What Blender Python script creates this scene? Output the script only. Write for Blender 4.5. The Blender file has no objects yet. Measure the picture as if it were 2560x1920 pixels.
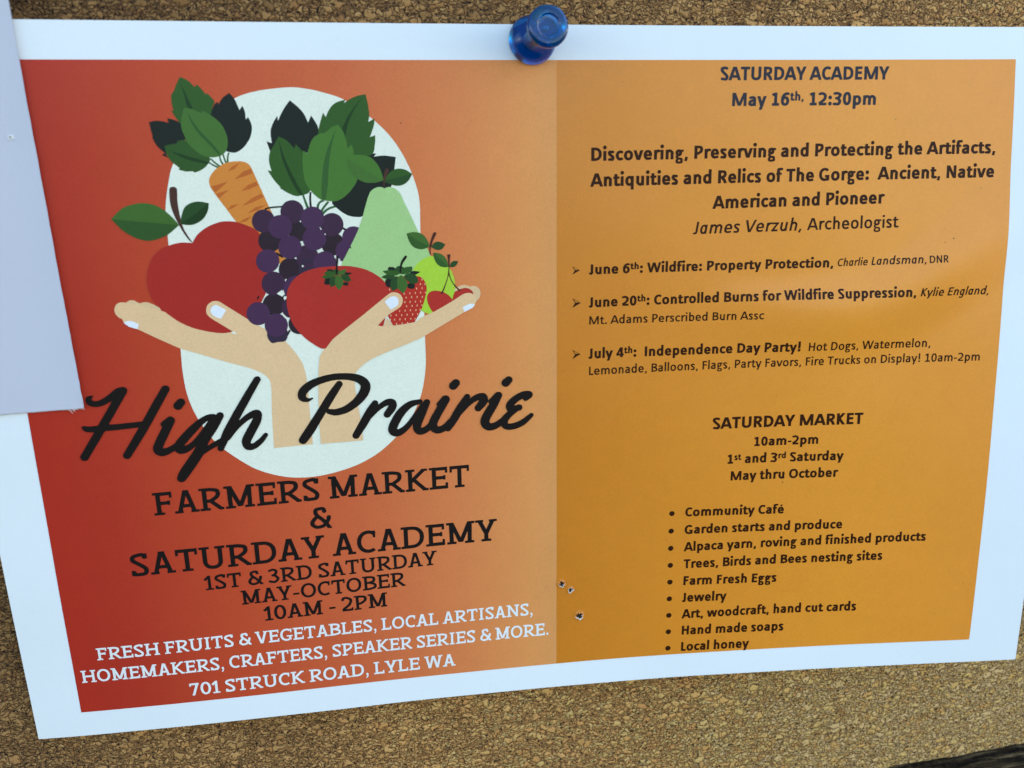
# A small market flyer pinned to a cork notice board, with a second sheet overlapping it.
# World: X right, Z up, the cork face is the plane y = 0 and the viewer stands on the -Y side. Units are metres.
import bpy, bmesh, math, random
import numpy as np
from mathutils import Vector, Matrix
from mathutils.geometry import delaunay_2d_cdt

random.seed(7)
SC = bpy.context.scene
COL = SC.collection

RIDGE = [[-0.3,-0.25,-0.2,-0.15,-0.1,-0.05,0.0,0.05,0.1,0.15,0.2,0.25,0.3,0.35,0.4,0.45,0.5,0.55,0.6,0.65,0.7,0.75,0.8,0.85,0.9,0.95,1.0,1.05,1.1,1.15,1.2,1.25,1.3,1.35,1.4,1.45,1.5,1.55,1.6,1.65,1.7,1.75,1.8],[-0.901,-0.81,-0.664,-0.5,-0.33,-0.137,0.109,0.429,0.804,1.2,1.6,2.0,2.4,2.795,3.163,3.459,3.663,3.795,3.9,3.988,4.007,3.85,3.453,2.834,2.013,0.972,-0.267,-1.619,-3.013,-4.42,-5.834,-7.25,-8.665,-10.07,-11.451,-12.799,-14.123,-15.438,-16.75,-18.063,-19.354,-20.503,-21.221]]
PIN_BASE = [-0.003835,-0.001275,0.067056]
PIN_TOP = [-0.003681,-0.014775,0.06871]
PIN_R = [4.45,3.62]
SHEET_C = [-0.08876747133548518,0.002854491318099086]
SHEET_T = [-0.09119274539124889,0.07258939908108089]
SHEET_L = [-0.10321251389120761,0.0026324586082827465]
PW = 215.9
PH = 138.92
BEND = [5.263,4.585,3.768,-0.49,3.188,-1.962,1.833,-3.419,3.212]
BUCK = [139.6,51.57,46.26,5.0,1.0]
F = 2393.57
CAM = [-0.0425344,-0.184557,0.0566476]
RIGHT = [0.9823205,-0.1870333,-0.0080593]
UP = [0.0608734,0.278411,0.958531]
BACK = [-0.1770334,-0.9420753,0.2848741]
PANEL = [9.26,204.11,6.21,133.09,108.87]
MID = [107.95,69.85]

# ------------------------------------------------------------------ camera, sky, sun, exposure
cam = bpy.data.objects.new('camera', bpy.data.cameras.new('camera'))
COL.objects.link(cam)
cam.matrix_world = Matrix(((RIGHT[0], UP[0], BACK[0], CAM[0]), (RIGHT[1], UP[1], BACK[1], CAM[1]),
                           (RIGHT[2], UP[2], BACK[2], CAM[2]), (0, 0, 0, 1)))
cam.data.sensor_fit = 'HORIZONTAL'
cam.data.sensor_width = 36.0
cam.data.lens = 36.0 * F / 2560.0
cam.data.clip_start = 0.005
cam.data.clip_end = 50.0
cam.data.dof.use_dof = True
cam.data.dof.focus_distance = 0.203
cam.data.dof.aperture_fstop = 26.0
SC.camera = cam

SUN_EL, SUN_AZ = math.radians(34), math.radians(103)      # azimuth from the board's outward side towards +X: the board stands in open shade
world = bpy.data.worlds.new('World')
SC.world = world
world.use_nodes = True
wn = world.node_tree
sky = wn.nodes.new('ShaderNodeTexSky')
sky.sky_type = 'NISHITA'
sky.sun_disc = False
sky.sun_elevation = SUN_EL
sky.sun_rotation = math.pi - SUN_AZ
sky.air_density = 1.0
sky.dust_density = 0.8
sky.ozone_density = 1.6
bg = wn.nodes['Background']
bg.inputs['Strength'].default_value = 0.15
wn.links.new(sky.outputs[0], bg.inputs['Color'])

sun = bpy.data.objects.new('sun', bpy.data.lights.new('sun', 'SUN'))
COL.objects.link(sun)
sun.data.energy = 2.5
sun.data.angle = math.radians(0.5)
sun.data.color = (1.0, 0.95, 0.88)
sd = Vector((math.sin(SUN_AZ) * math.cos(SUN_EL), -math.cos(SUN_AZ) * math.cos(SUN_EL), math.sin(SUN_EL)))
sun.rotation_euler = sd.to_track_quat('Z', 'Y').to_euler()

SC.view_settings.view_transform = 'Standard'
SC.view_settings.look = 'None'
SC.view_settings.exposure = 1.78
SC.view_settings.gamma = 1.0
SC.view_settings.use_curve_mapping = False


# ------------------------------------------------------------------ helpers
def tag(o, label=None, cat=None, kind=None, group=None):
    for k, v in (('label', label), ('category', cat), ('kind', kind), ('group', group)):
        if v:
            o[k] = v
    return o


def obj(name, mesh, mats, parent=None, smooth=False):
    o = bpy.data.objects.new(name, mesh)
    COL.objects.link(o)
    for m in (mats if isinstance(mats, (list, tuple)) else [mats]):
        mesh.materials.append(m)
    if smooth:
        mesh.polygons.foreach_set('use_smooth', [True] * len(mesh.polygons))
    if parent:
        o.parent = parent
        o.matrix_parent_inverse = parent.matrix_world.inverted()
    return o


def empty(name, loc=(0, 0, 0)):
    o = bpy.data.objects.new(name, None)
    COL.objects.link(o)
    o.location = loc
    o.empty_display_size = 0.01
    o.matrix_world = Matrix.Translation(loc)
    return o


def gap(u, v):
    """Height of the flyer's paper above the cork, in mm, at paper position (u, v) in mm."""
    U = (u - PW / 2) / 108.0
    V = v / 139.7
    Up = np.maximum(U, 0)
    g = (0.9 - 2.6 * U + 3.4 * V + BEND[0] * V * U * U + BEND[1] * V * U + BEND[2] * U * U + BEND[3] * V * V
         + BEND[4] * V * V * U + BEND[5] * V * V * U * U + BEND[6] * U ** 3 * V + BEND[7] * V * U ** 4
         + BEND[8] * V * (1 - V) * Up * Up * 4)
    # shallow buckle that starts at a small crease and widens towards the right edge
    t = (u - BUCK[0]) / BUCK[2]
    w = np.clip(t * 1.7, 0, 1) * np.clip((1.75 - t) * 1.6, 0, 1)
    n = v - BUCK[1] - np.interp(t, RIDGE[0], RIDGE[1])
    up = np.clip(1 + n / (3.0 + 9.0 * np.clip(t, 0, 1.3)), 0, 1)
    up = up * up * (3 - 2 * up)
    dn = np.clip(1 - n / 13.0, 0, 1)
    dn = dn * dn * (3 - 2 * dn)
    g = g + BUCK[4] * w * np.where(n < 0, up, dn)
    # faint ripples, shaped to make the sheen uneven
    fade = np.clip(v / 30.0, 0, 1)
    g = g + 0.05 * np.sin(u * 0.21 + v * 0.07 + 0.6) * np.sin(v * 0.11 + 1.0) + 0.045 * fade * np.sin(u * 0.12 - v * 0.17)
    return g


PANEL_LIFT, INK_LIFT, INK = 0.00004, 0.000055, 0.000005      # printed layers above the card, in metres


def on_paper(uv, layer=0.0):
    """paper positions (n,2) in mm -> world points lying on the bent flyer, lifted by ink layers"""
    uv = np.asarray(uv, float)
    g = gap(uv[:, 0], uv[:, 1])
    return np.stack([(uv[:, 0] - MID[0]) / 1000, -g / 1000 - (0 if layer == 0 else PANEL_LIFT if layer == 1 else INK_LIFT + layer * INK), -(uv[:, 1] - MID[1]) / 1000], 1)


def mesh_from(name, verts, faces, uv=None):
    me = bpy.data.meshes.new(name)
    me.from_pydata([tuple(map(float, v)) for v in verts], [], [tuple(map(int, f)) for f in faces])
    if uv is not None:
        lay = me.uv_layers.new(name='paper')
        idx = np.zeros(len(me.loops), dtype=np.int32)
        me.loops.foreach_get('vertex_index', idx)
        a = np.asarray(uv, dtype=np.float32)[idx]
        lay.data.foreach_set('uv', a.ravel())
    me.update()
    return me


def winding(px, py, loops):
    w = np.zeros(len(px), int)
    for L in loops:
        x0, y0 = L[:, 0], L[:, 1]
        x1, y1 = np.roll(x0, -1), np.roll(y0, -1)
        for a, b, c, d in zip(x0, y0, x1, y1):
            left = (c - a) * (py - b) - (px - a) * (d - b)
            w += ((b <= py) & (d > py) & (left > 0)).astype(int) - ((b > py) & (d <= py) & (left < 0)).astype(int)
    return w


def triangulate(loops, step=None):
    """fill closed loops (2D) -> points, triangles; extra grid points let big areas follow the bent paper"""
    loops = [np.asarray(L, float) for L in loops]
    pts, edges = [], []
    for L in loops:
        n0 = len(pts)
        for p in L:
            pts.append(Vector((p[0], p[1])))
        edges += [(n0 + i, n0 + (i + 1) % len(L)) for i in range(len(L))]
    if step:
        allp = np.concatenate(loops)
        lo, hi = allp.min(0), allp.max(0)
        gx, gy = np.meshgrid(np.arange(lo[0] + step / 2, hi[0], step), np.arange(lo[1] + step / 2, hi[1], step))
        gx, gy = gx.ravel(), gy.ravel()
        ins = winding(gx, gy, loops) != 0
        pts += [Vector((float(x), float(y))) for x, y in zip(gx[ins], gy[ins])]
    v, e, f, _, _, _ = delaunay_2d_cdt(pts, edges, [], 0, 1e-7)
    v = np.array([(p.x, p.y) for p in v])
    f = np.array(f)
    c = v[f].mean(1)
    keep = winding(c[:, 0], c[:, 1], loops) != 0
    return v, f[keep]


def densify(L, step):
    L = np.asarray(L, float)
    out = []
    for a, b in zip(L, np.roll(L, -1, 0)):
        n = max(1, int(np.hypot(*(b - a)) / step))
        out += [a + (b - a) * i / n for i in range(n)]
    return np.array(out)


def paper_mesh(name, v, f, layer, uvs=True):
    w = on_paper(v, layer)
    # all faces look at the viewer (-Y)
    a, b, c = w[f[:, 0]], w[f[:, 1]], w[f[:, 2]]
    ny = np.cross(b - a, c - a)[:, 1]
    f = f.copy()
    flip = ny > 0
    f[flip] = f[flip][:, ::-1]
    return mesh_from(name, w, f, np.stack([v[:, 0] / PW, v[:, 1] / PH], 1))


# ------------------------------------------------------------------ materials
def new_mat(name):
    m = bpy.data.materials.new(name)
    m.use_nodes = True
    nt = m.node_tree
    return m, nt, nt.nodes['Principled BSDF']


def node(nt, kind, **kw):
    n = nt.nodes.new(kind)
    for k, v in kw.items():
        setattr(n, k, v)
    return n


def math_node(nt, op, a, b=None):
    n = nt.nodes.new('ShaderNodeMath')
    n.operation = op
    for i, x in enumerate((a, b)):
        if x is None:
            continue
        if isinstance(x, (int, float)):
            n.inputs[i].default_value = x
        else:
            nt.links.new(x, n.inputs[i])
    return n.outputs[0]


def mix_col(nt, mode, fac, a, b):
    n = nt.nodes.new('ShaderNodeMix')
    n.data_type = 'RGBA'
    n.blend_type = mode
    for s, x in ((n.inputs[0], fac), (n.inputs[6], a), (n.inputs[7], b)):
        if isinstance(x, (int, float)):
            s.default_value = x
        elif isinstance(x, tuple):
            s.default_value = (*x, 1) if len(x) == 3 else x
        else:
            nt.links.new(x, s)
    return n.outputs[2]


def ramp(nt, fac, stops, interp='LINEAR'):
    n = nt.nodes.new('ShaderNodeValToRGB')
    n.color_ramp.interpolation = interp
    while len(n.color_ramp.elements) < len(stops):
        n.color_ramp.elements.new(0.5)
    for e, (p, c) in zip(n.color_ramp.elements, stops):
        e.position = p
        e.color = (*c, 1) if len(c) == 3 else c
    nt.links.new(fac, n.inputs[0])
    return n.outputs[0]


def noise(nt, vec, scale, detail=2.0, rough=0.5):
    n = nt.nodes.new('ShaderNodeTexNoise')
    n.inputs['Scale'].default_value = scale
    n.inputs['Detail'].default_value = detail
    n.inputs['Roughness'].default_value = rough
    nt.links.new(vec, n.inputs['Vector'])
    return n.outputs['Fac']


def srgb(r, g, b):
    return tuple(((c / 255) / 12.92 if c / 255 <= 0.04045 else ((c / 255 + 0.055) / 1.055) ** 2.4) for c in (r, g, b))


LIGHT = (0.67, 0.87, 1.10)     # colour cast of the open shade, used once to read printed colours off the photo


def printed(r, g, b, k=1.0):
    return tuple(min(0.9, k * c / l) for c, l in zip(srgb(r, g, b), LIGHT))


def ink_mat(name, colour, rough=0.34, spec=0.11, grain=0.16, paper_fibre=True):
    """offset-printed or toner ink on smooth card: slight mottle, a little sheen"""
    m, nt, b = new_mat(name)
    tc = node(nt, 'ShaderNodeTexCoord').outputs['Object']
    g1 = noise(nt, tc, 2600.0, 2.0, 0.6)
    g2 = noise(nt, tc, 260.0, 3.0, 0.6)
    f = math_node(nt, 'ADD', math_node(nt, 'MULTIPLY', g1, 0.7), math_node(nt, 'MULTIPLY', g2, 0.3))
    lo, hi = 1.0 - grain, 1.0 + grain
    fac = math_node(nt, 'ADD', math_node(nt, 'MULTIPLY', f, (hi - lo)), lo)
    comb = node(nt, 'ShaderNodeCombineColor')
    for i in range(3):
        nt.links.new(fac, comb.inputs[i])
    if isinstance(colour, tuple):
        rgb = node(nt, 'ShaderNodeRGB')
        rgb.outputs[0].default_value = (*colour, 1)
        base = rgb.outputs[0]
    else:
        base = colour(nt)
    nt.links.new(mix_col(nt, 'MULTIPLY', 1.0, base, comb.outputs[0]), b.inputs['Base Color'])
    b.inputs['Roughness'].default_value = rough
    b.inputs['Specular IOR Level'].default_value = spec
    bump = node(nt, 'ShaderNodeBump')
    bump.inputs['Strength'].default_value = 0.10
    bump.inputs['Distance'].default_value = 0.00006
    nt.links.new(noise(nt, tc, 900.0, 3.0, 0.6), bump.inputs['Height'])
    nt.links.new(bump.outputs[0], b.inputs['Normal'])
    return m


def grad_left(nt):
    uv = node(nt, 'ShaderNodeUVMap', uv_map='paper')
    sep = node(nt, 'ShaderNodeSeparateXYZ')
    nt.links.new(uv.outputs[0], sep.inputs[0])
    return ramp(nt, sep.outputs[0], [(0.03, printed(156, 46, 36)), (0.10, printed(157, 54, 41)), (0.20, printed(171, 74, 48)), (0.31, printed(181, 97, 63)),
                                     (0.41, printed(192, 124, 78)), (0.48, printed(198, 144, 88)), (0.506, printed(193, 146, 92))])


def grad_right(nt):
    uv = node(nt, 'ShaderNodeUVMap', uv_map='paper')
    sep = node(nt, 'ShaderNodeSeparateXYZ')
    nt.links.new(uv.outputs[0], sep.inputs[0])
    return ramp(nt, sep.outputs[0], [(0.50, printed(180, 120, 38)), (0.62, printed(193, 132, 42)), (0.80, printed(206, 143, 49)), (0.95, printed(204, 142, 54))])


INKS = {
    'egg': printed(214, 227, 224), 'carrot': printed(188, 128, 60), 'carrot_dark': printed(166, 96, 46),
    'leaf_dark': printed(27, 37, 36), 'leaf_mid': printed(46, 86, 42), 'leaf_mid2': printed(44, 82, 42), 'leaf_deep': printed(38, 72, 42),
    'leaf_light': printed(61, 106, 52), 'leaf_light2': printed(64, 113, 52), 'leaf_light3': printed(58, 100, 48),
    'rib_dark': printed(29, 60, 34), 'rib_mid': printed(42, 85, 45), 'rib_mid2': printed(47, 90, 48), 'stalk': printed(50, 92, 58),
    'grape_light': printed(65, 47, 80), 'grape_mid': printed(56, 42, 66), 'grape_black': printed(43, 37, 48), 'grape_blue': printed(50, 45, 66),
    'apple': printed(149, 45, 42), 'stem': printed(66, 48, 44), 'stem_red': printed(66, 40, 38), 'pear': printed(145, 194, 136), 'lime': printed(150, 200, 66),
    'skin': printed(208, 186, 150), 'skin_shade': printed(196, 182, 148), 'nail': printed(205, 228, 250),
    'cherry': printed(158, 50, 46), 'strawberry': printed(162, 50, 42), 'seed': printed(236, 172, 140), 'tomato': printed(157, 50, 46),
    'ink_black': printed(26, 25, 26), 'ink_white': printed(216, 226, 240), 'ink_navy': printed(44, 48, 60), 'ink_brown': printed(46, 26, 14),
}
_ink = {}


def ink(key):
    if key not in _ink:
        _ink[key] = ink_mat('ink_' + key, INKS[key])
    return _ink[key]


def paper_mat(name, colour, spec=0.25, rough=0.6):
    m, nt, b = new_mat(name)
    tc = node(nt, 'ShaderNodeTexCoord').outputs['Object']
    f = math_node(nt, 'ADD', math_node(nt, 'ADD', math_node(nt, 'MULTIPLY', noise(nt, tc, 1400.0, 4.0, 0.6), 0.05), math_node(nt, 'MULTIPLY', noise(nt, tc, 28.0, 5.0, 0.6), 0.10)), 0.925)
    comb = node(nt, 'ShaderNodeCombineColor')
    for i in range(3):
        nt.links.new(f, comb.inputs[i])
    nt.links.new(mix_col(nt, 'MULTIPLY', 1.0, colour, comb.outputs[0]), b.inputs['Base Color'])
    b.inputs['Roughness'].default_value = rough
    b.inputs['Specular IOR Level'].default_value = spec
    bump = node(nt, 'ShaderNodeBump')
    bump.inputs['Strength'].default_value = 0.15
    bump.inputs['Distance'].default_value = 0.00005
    nt.links.new(noise(nt, tc, 700.0, 4.0, 0.6), bump.inputs['Height'])
    nt.links.new(bump.outputs[0], b.inputs['Normal'])
    return m


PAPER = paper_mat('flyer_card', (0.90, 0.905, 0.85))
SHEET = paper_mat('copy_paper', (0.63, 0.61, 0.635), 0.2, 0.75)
TORN = paper_mat('torn_paper', (0.80, 0.76, 0.66), 0.1, 0.9)
PANEL_RED = ink_mat('print_red_to_orange', grad_left, 0.32, 0.15)
PANEL_ORANGE = ink_mat('print_orange', grad_right, 0.30, 0.40)


def cork_mat():
    m, nt, b = new_mat('cork')
    tc = node(nt, 'ShaderNodeTexCoord').outputs['Object']
    def warp(scale, amp, vec):
        nw = node(nt, 'ShaderNodeTexNoise')
        nw.inputs['Scale'].default_value = scale
        nw.inputs['Detail'].default_value = 1.0
        nt.links.new(vec, nw.inputs['Vector'])
        sub = node(nt, 'ShaderNodeVectorMath', operation='SUBTRACT')
        nt.links.new(nw.outputs['Color'], sub.inputs[0])
        sub.inputs[1].default_value = (0.5, 0.5, 0.5)
        mp = node(nt, 'ShaderNodeVectorMath', operation='MULTIPLY_ADD')
        nt.links.new(sub.outputs[0], mp.inputs[0])
        mp.inputs[1].default_value = (amp, amp, amp)
        nt.links.new(vec, mp.inputs[2])
        return mp.outputs[0]
    wv = warp(2400.0, 0.00045, warp(500.0, 0.0022, tc))
    st = node(nt, 'ShaderNodeVectorMath', operation='MULTIPLY')
    nt.links.new(wv, st.inputs[0])
    st.inputs[1].default_value = (0.72, 1.0, 1.1)

    def voro(scale, feature='F1'):
        v = node(nt, 'ShaderNodeTexVoronoi', feature=feature)
        v.inputs['Scale'].default_value = scale
        nt.links.new(st.outputs[0], v.inputs['Vector'])
        return v
    big, sm = voro(760.0), voro(1380.0)
    edge, edge2 = voro(760.0, 'DISTANCE_TO_EDGE'), voro(1380.0, 'DISTANCE_TO_EDGE')
    sepb = node(nt, 'ShaderNodeSeparateColor')
    nt.links.new(big.outputs['Color'], sepb.inputs[0])
    seps = node(nt, 'ShaderNodeSeparateColor')
    nt.links.new(sm.outputs['Color'], seps.inputs[0])
    # about a third of the face shows large granules, the rest small crumbs
    sel = math_node(nt, 'GREATER_THAN', sepb.outputs[1], 0.72)

    def pick(a, b_):
        m_ = node(nt, 'ShaderNodeMix', data_type='FLOAT')
        nt.links.new(sel, m_.inputs[0])
        nt.links.new(a, m_.inputs[2])
        nt.links.new(b_, m_.inputs[3])
        return m_.outputs[0]
    val = pick(seps.outputs[0], math_node(nt, 'ADD', math_node(nt, 'MULTIPLY', sepb.outputs[0], 0.7), 0.12))
    ed = pick(edge2.outputs['Distance'], edge.outputs['Distance'])
    hue = pick(seps.outputs[2], sepb.outputs[2])
    fine = noise(nt, tc, 5200.0, 3.0, 0.7)
    v2 = math_node(nt, 'ADD', math_node(nt, 'MULTIPLY', val, 0.85), math_node(nt, 'MULTIPLY', math_node(nt, 'SUBTRACT', fine, 0.5), 1.1))
    col = ramp(nt, v2, [(0.02, CORK[0]), (0.3, CORK[1]), (0.6, CORK[2]), (0.82, CORK[3]), (0.98, CORK[4])])
    col = mix_col(nt, 'MULTIPLY', 1.0, col, ramp(nt, hue, [(0.0, (1.04, 0.96, 0.90)), (0.5, (1, 1, 1)), (1.0, (0.99, 1.0, 1.0))]))
    # lighter towards the lower right corner of the board, darker towards the upper left
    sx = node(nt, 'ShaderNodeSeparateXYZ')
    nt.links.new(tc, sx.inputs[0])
    tone = math_node(nt, 'ADD', math_node(nt, 'ADD', math_node(nt, 'MULTIPLY', sx.outputs[0], 2.7), math_node(nt, 'MULTIPLY', sx.outputs[2], -1.5)),
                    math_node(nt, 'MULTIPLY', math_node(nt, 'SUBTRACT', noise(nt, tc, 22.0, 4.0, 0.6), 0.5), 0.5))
    tint = ramp(nt, math_node(nt, 'ADD', tone, 0.5), [(0.10, (0.60, 0.58, 0.56)), (0.31, (0.88, 0.86, 0.84)), (0.5, (1.28, 1.26, 1.22)), (0.66, (1.7, 1.68, 1.6)), (1.0, (2.6, 2.8, 2.7))])
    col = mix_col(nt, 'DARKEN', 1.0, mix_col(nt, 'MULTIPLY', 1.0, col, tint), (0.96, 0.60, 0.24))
    crev = math_node(nt, 'MULTIPLY', ed, 1.0)
    gapm = ramp(nt, crev, [(0.0, (0.16, 0.125, 0.10)), (0.05, (0.46, 0.42, 0.38)), (0.13, (0.98, 0.98, 0.98))])  # dark binder between granules, with crevice shadow added in the colour
    pits = noise(nt, tc, 1500.0, 2.0, 0.5)  # dark pits, their shadow painted in as well
    gapm = mix_col(nt, 'MULTIPLY', 1.0, gapm, ramp(nt, pits, [(0.345, (0.12, 0.09, 0.07)), (0.42, (1, 1, 1))]))
    col = mix_col(nt, 'MULTIPLY', 1.0, col, gapm)
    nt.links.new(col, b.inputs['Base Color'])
    b.inputs['Roughness'].default_value = 0.75
    b.inputs['Specular IOR Level'].default_value = 0.3
    h = math_node(nt, 'ADD', math_node(nt, 'MULTIPLY', ramp(nt, ed, [(0, (0, 0, 0)), (0.25, (1, 1, 1))]), 0.6),
                  math_node(nt, 'ADD', math_node(nt, 'MULTIPLY', val, 0.9), math_node(nt, 'MULTIPLY', fine, 0.6)))
    bump = node(nt, 'ShaderNodeBump')
    bump.inputs['Strength'].default_value = 1.0
    bump.inputs['Distance'].default_value = 0.0007
    nt.links.new(h, bump.inputs['Height'])
    nt.links.new(bump.outputs[0], b.inputs['Normal'])
    return m


CORK = [(0.34, 0.165, 0.048), (0.52, 0.265, 0.080), (0.64, 0.335, 0.106), (0.74, 0.40, 0.132), (0.84, 0.50, 0.185)]
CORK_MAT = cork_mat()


# ------------------------------------------------------------------ cork board
def cork_board():
    bm = bmesh.new()
    # the face is a gently uneven sheet
    nx, nz = 120, 100
    x0, x1, z0, z1 = -0.24, 0.24, -0.118, 0.22
    vs = [[bm.verts.new((x0 + (x1 - x0) * i / nx, 0.00012 * math.sin(i * 0.7 + j * 0.31) * math.sin(j * 0.53), z0 + (z1 - z0) * j / nz)) for i in range(nx + 1)]
          for j in range(nz + 1)]
    for j in range(nz):
        for i in range(nx):
            bm.faces.new((vs[j][i], vs[j][i + 1], vs[j + 1][i + 1], vs[j + 1][i]))
    # sides and back
    rim = [vs[0][i] for i in range(nx + 1)] + [vs[j][nx] for j in range(1, nz + 1)] + [vs[nz][i] for i in range(nx - 1, -1, -1)] + [vs[j][0] for j in range(nz - 1, 0, -1)]
    back = [bm.verts.new((v.co.x, 0.012, v.co.z)) for v in rim]
    n = len(rim)
    for i in range(n):
        bm.faces.new((rim[i], back[i], back[(i + 1) % n], rim[(i + 1) % n]))
    bm.faces.new(back)
    bmesh.ops.recalc_face_normals(bm, faces=bm.faces)
    me = bpy.data.meshes.new('cork_board')
    bm.to_mesh(me)
    bm.free()
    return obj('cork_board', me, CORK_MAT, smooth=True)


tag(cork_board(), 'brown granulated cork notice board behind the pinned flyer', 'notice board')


# ------------------------------------------------------------------ weathered rail at the bottom right
def wood_mat():
    m, nt, b = new_mat('weathered_wood')
    tc = node(nt, 'ShaderNodeTexCoord').outputs['Object']
    st = node(nt, 'ShaderNodeVectorMath', operation='MULTIPLY')
    nt.links.new(tc, st.inputs[0])
    st.inputs[1].default_value = (70.0, 800.0, 800.0)
    f = noise(nt, st.outputs[0], 1.0, 6.0, 0.65)
    col = ramp(nt, f, [(0.38, (0.006, 0.004, 0.002)), (0.50, (0.035, 0.023, 0.010)), (0.60, (0.12, 0.085, 0.040)), (0.72, (0.32, 0.24, 0.12))])
    nt.links.new(col, b.inputs['Base Color'])
    b.inputs['Roughness'].default_value = 0.9
    b.inputs['Specular IOR Level'].default_value = 0.12
    bump = node(nt, 'ShaderNodeBump')
    bump.inputs['Strength'].default_value = 1.0
    bump.inputs['Distance'].default_value = 0.0006
    nt.links.new(f, bump.inputs['Height'])
    nt.links.new(bump.outputs[0], b.inputs['Normal'])
    return m


def wood_rail():
    bm = bmesh.new()
    xs = np.arange(-0.20, 0.24, 0.0005)
    prof = [(0.0, 0.0), (0.0007, 0.0), (0.0042, -0.0007), (0.0056, -0.0040), (0.0060, -0.012), (0.0060, -0.030), (-0.004, -0.030), (-0.004, 0.0)]
    rows, walk = [], 0.0
    for x in xs:
        walk = 0.86 * walk + random.uniform(-0.00014, 0.00014)
        n1 = walk
        top = -0.1067 + 0.03 * (x - 0.100) + n1
        row = []
        for k, (h, dz) in enumerate(prof):
            j = 0.00016 * math.sin(x * 310 + k * 2.1) + random.uniform(-0.00001, 0.00001) if 0 < k < 5 else 0
            row.append(bm.verts.new((x, -h + j, top + dz + j)))
        rows.append(row)
    for a, b in zip(rows, rows[1:]):
        for k in range(len(prof)):
            k2 = (k + 1) % len(prof)
            bm.faces.new((a[k], a[k2], b[k2], b[k]))
    bm.faces.new(rows[0])
    bm.faces.new(rows[-1][::-1])
    bmesh.ops.recalc_face_normals(bm, faces=bm.faces)
    me = bpy.data.meshes.new('wooden_rail')
    bm.to_mesh(me)
    bm.free()
    return obj('wooden_rail', me, wood_mat())


tag(wood_rail(), 'dark weathered wooden rail along the bottom edge of the cork board', 'rail')

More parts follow.
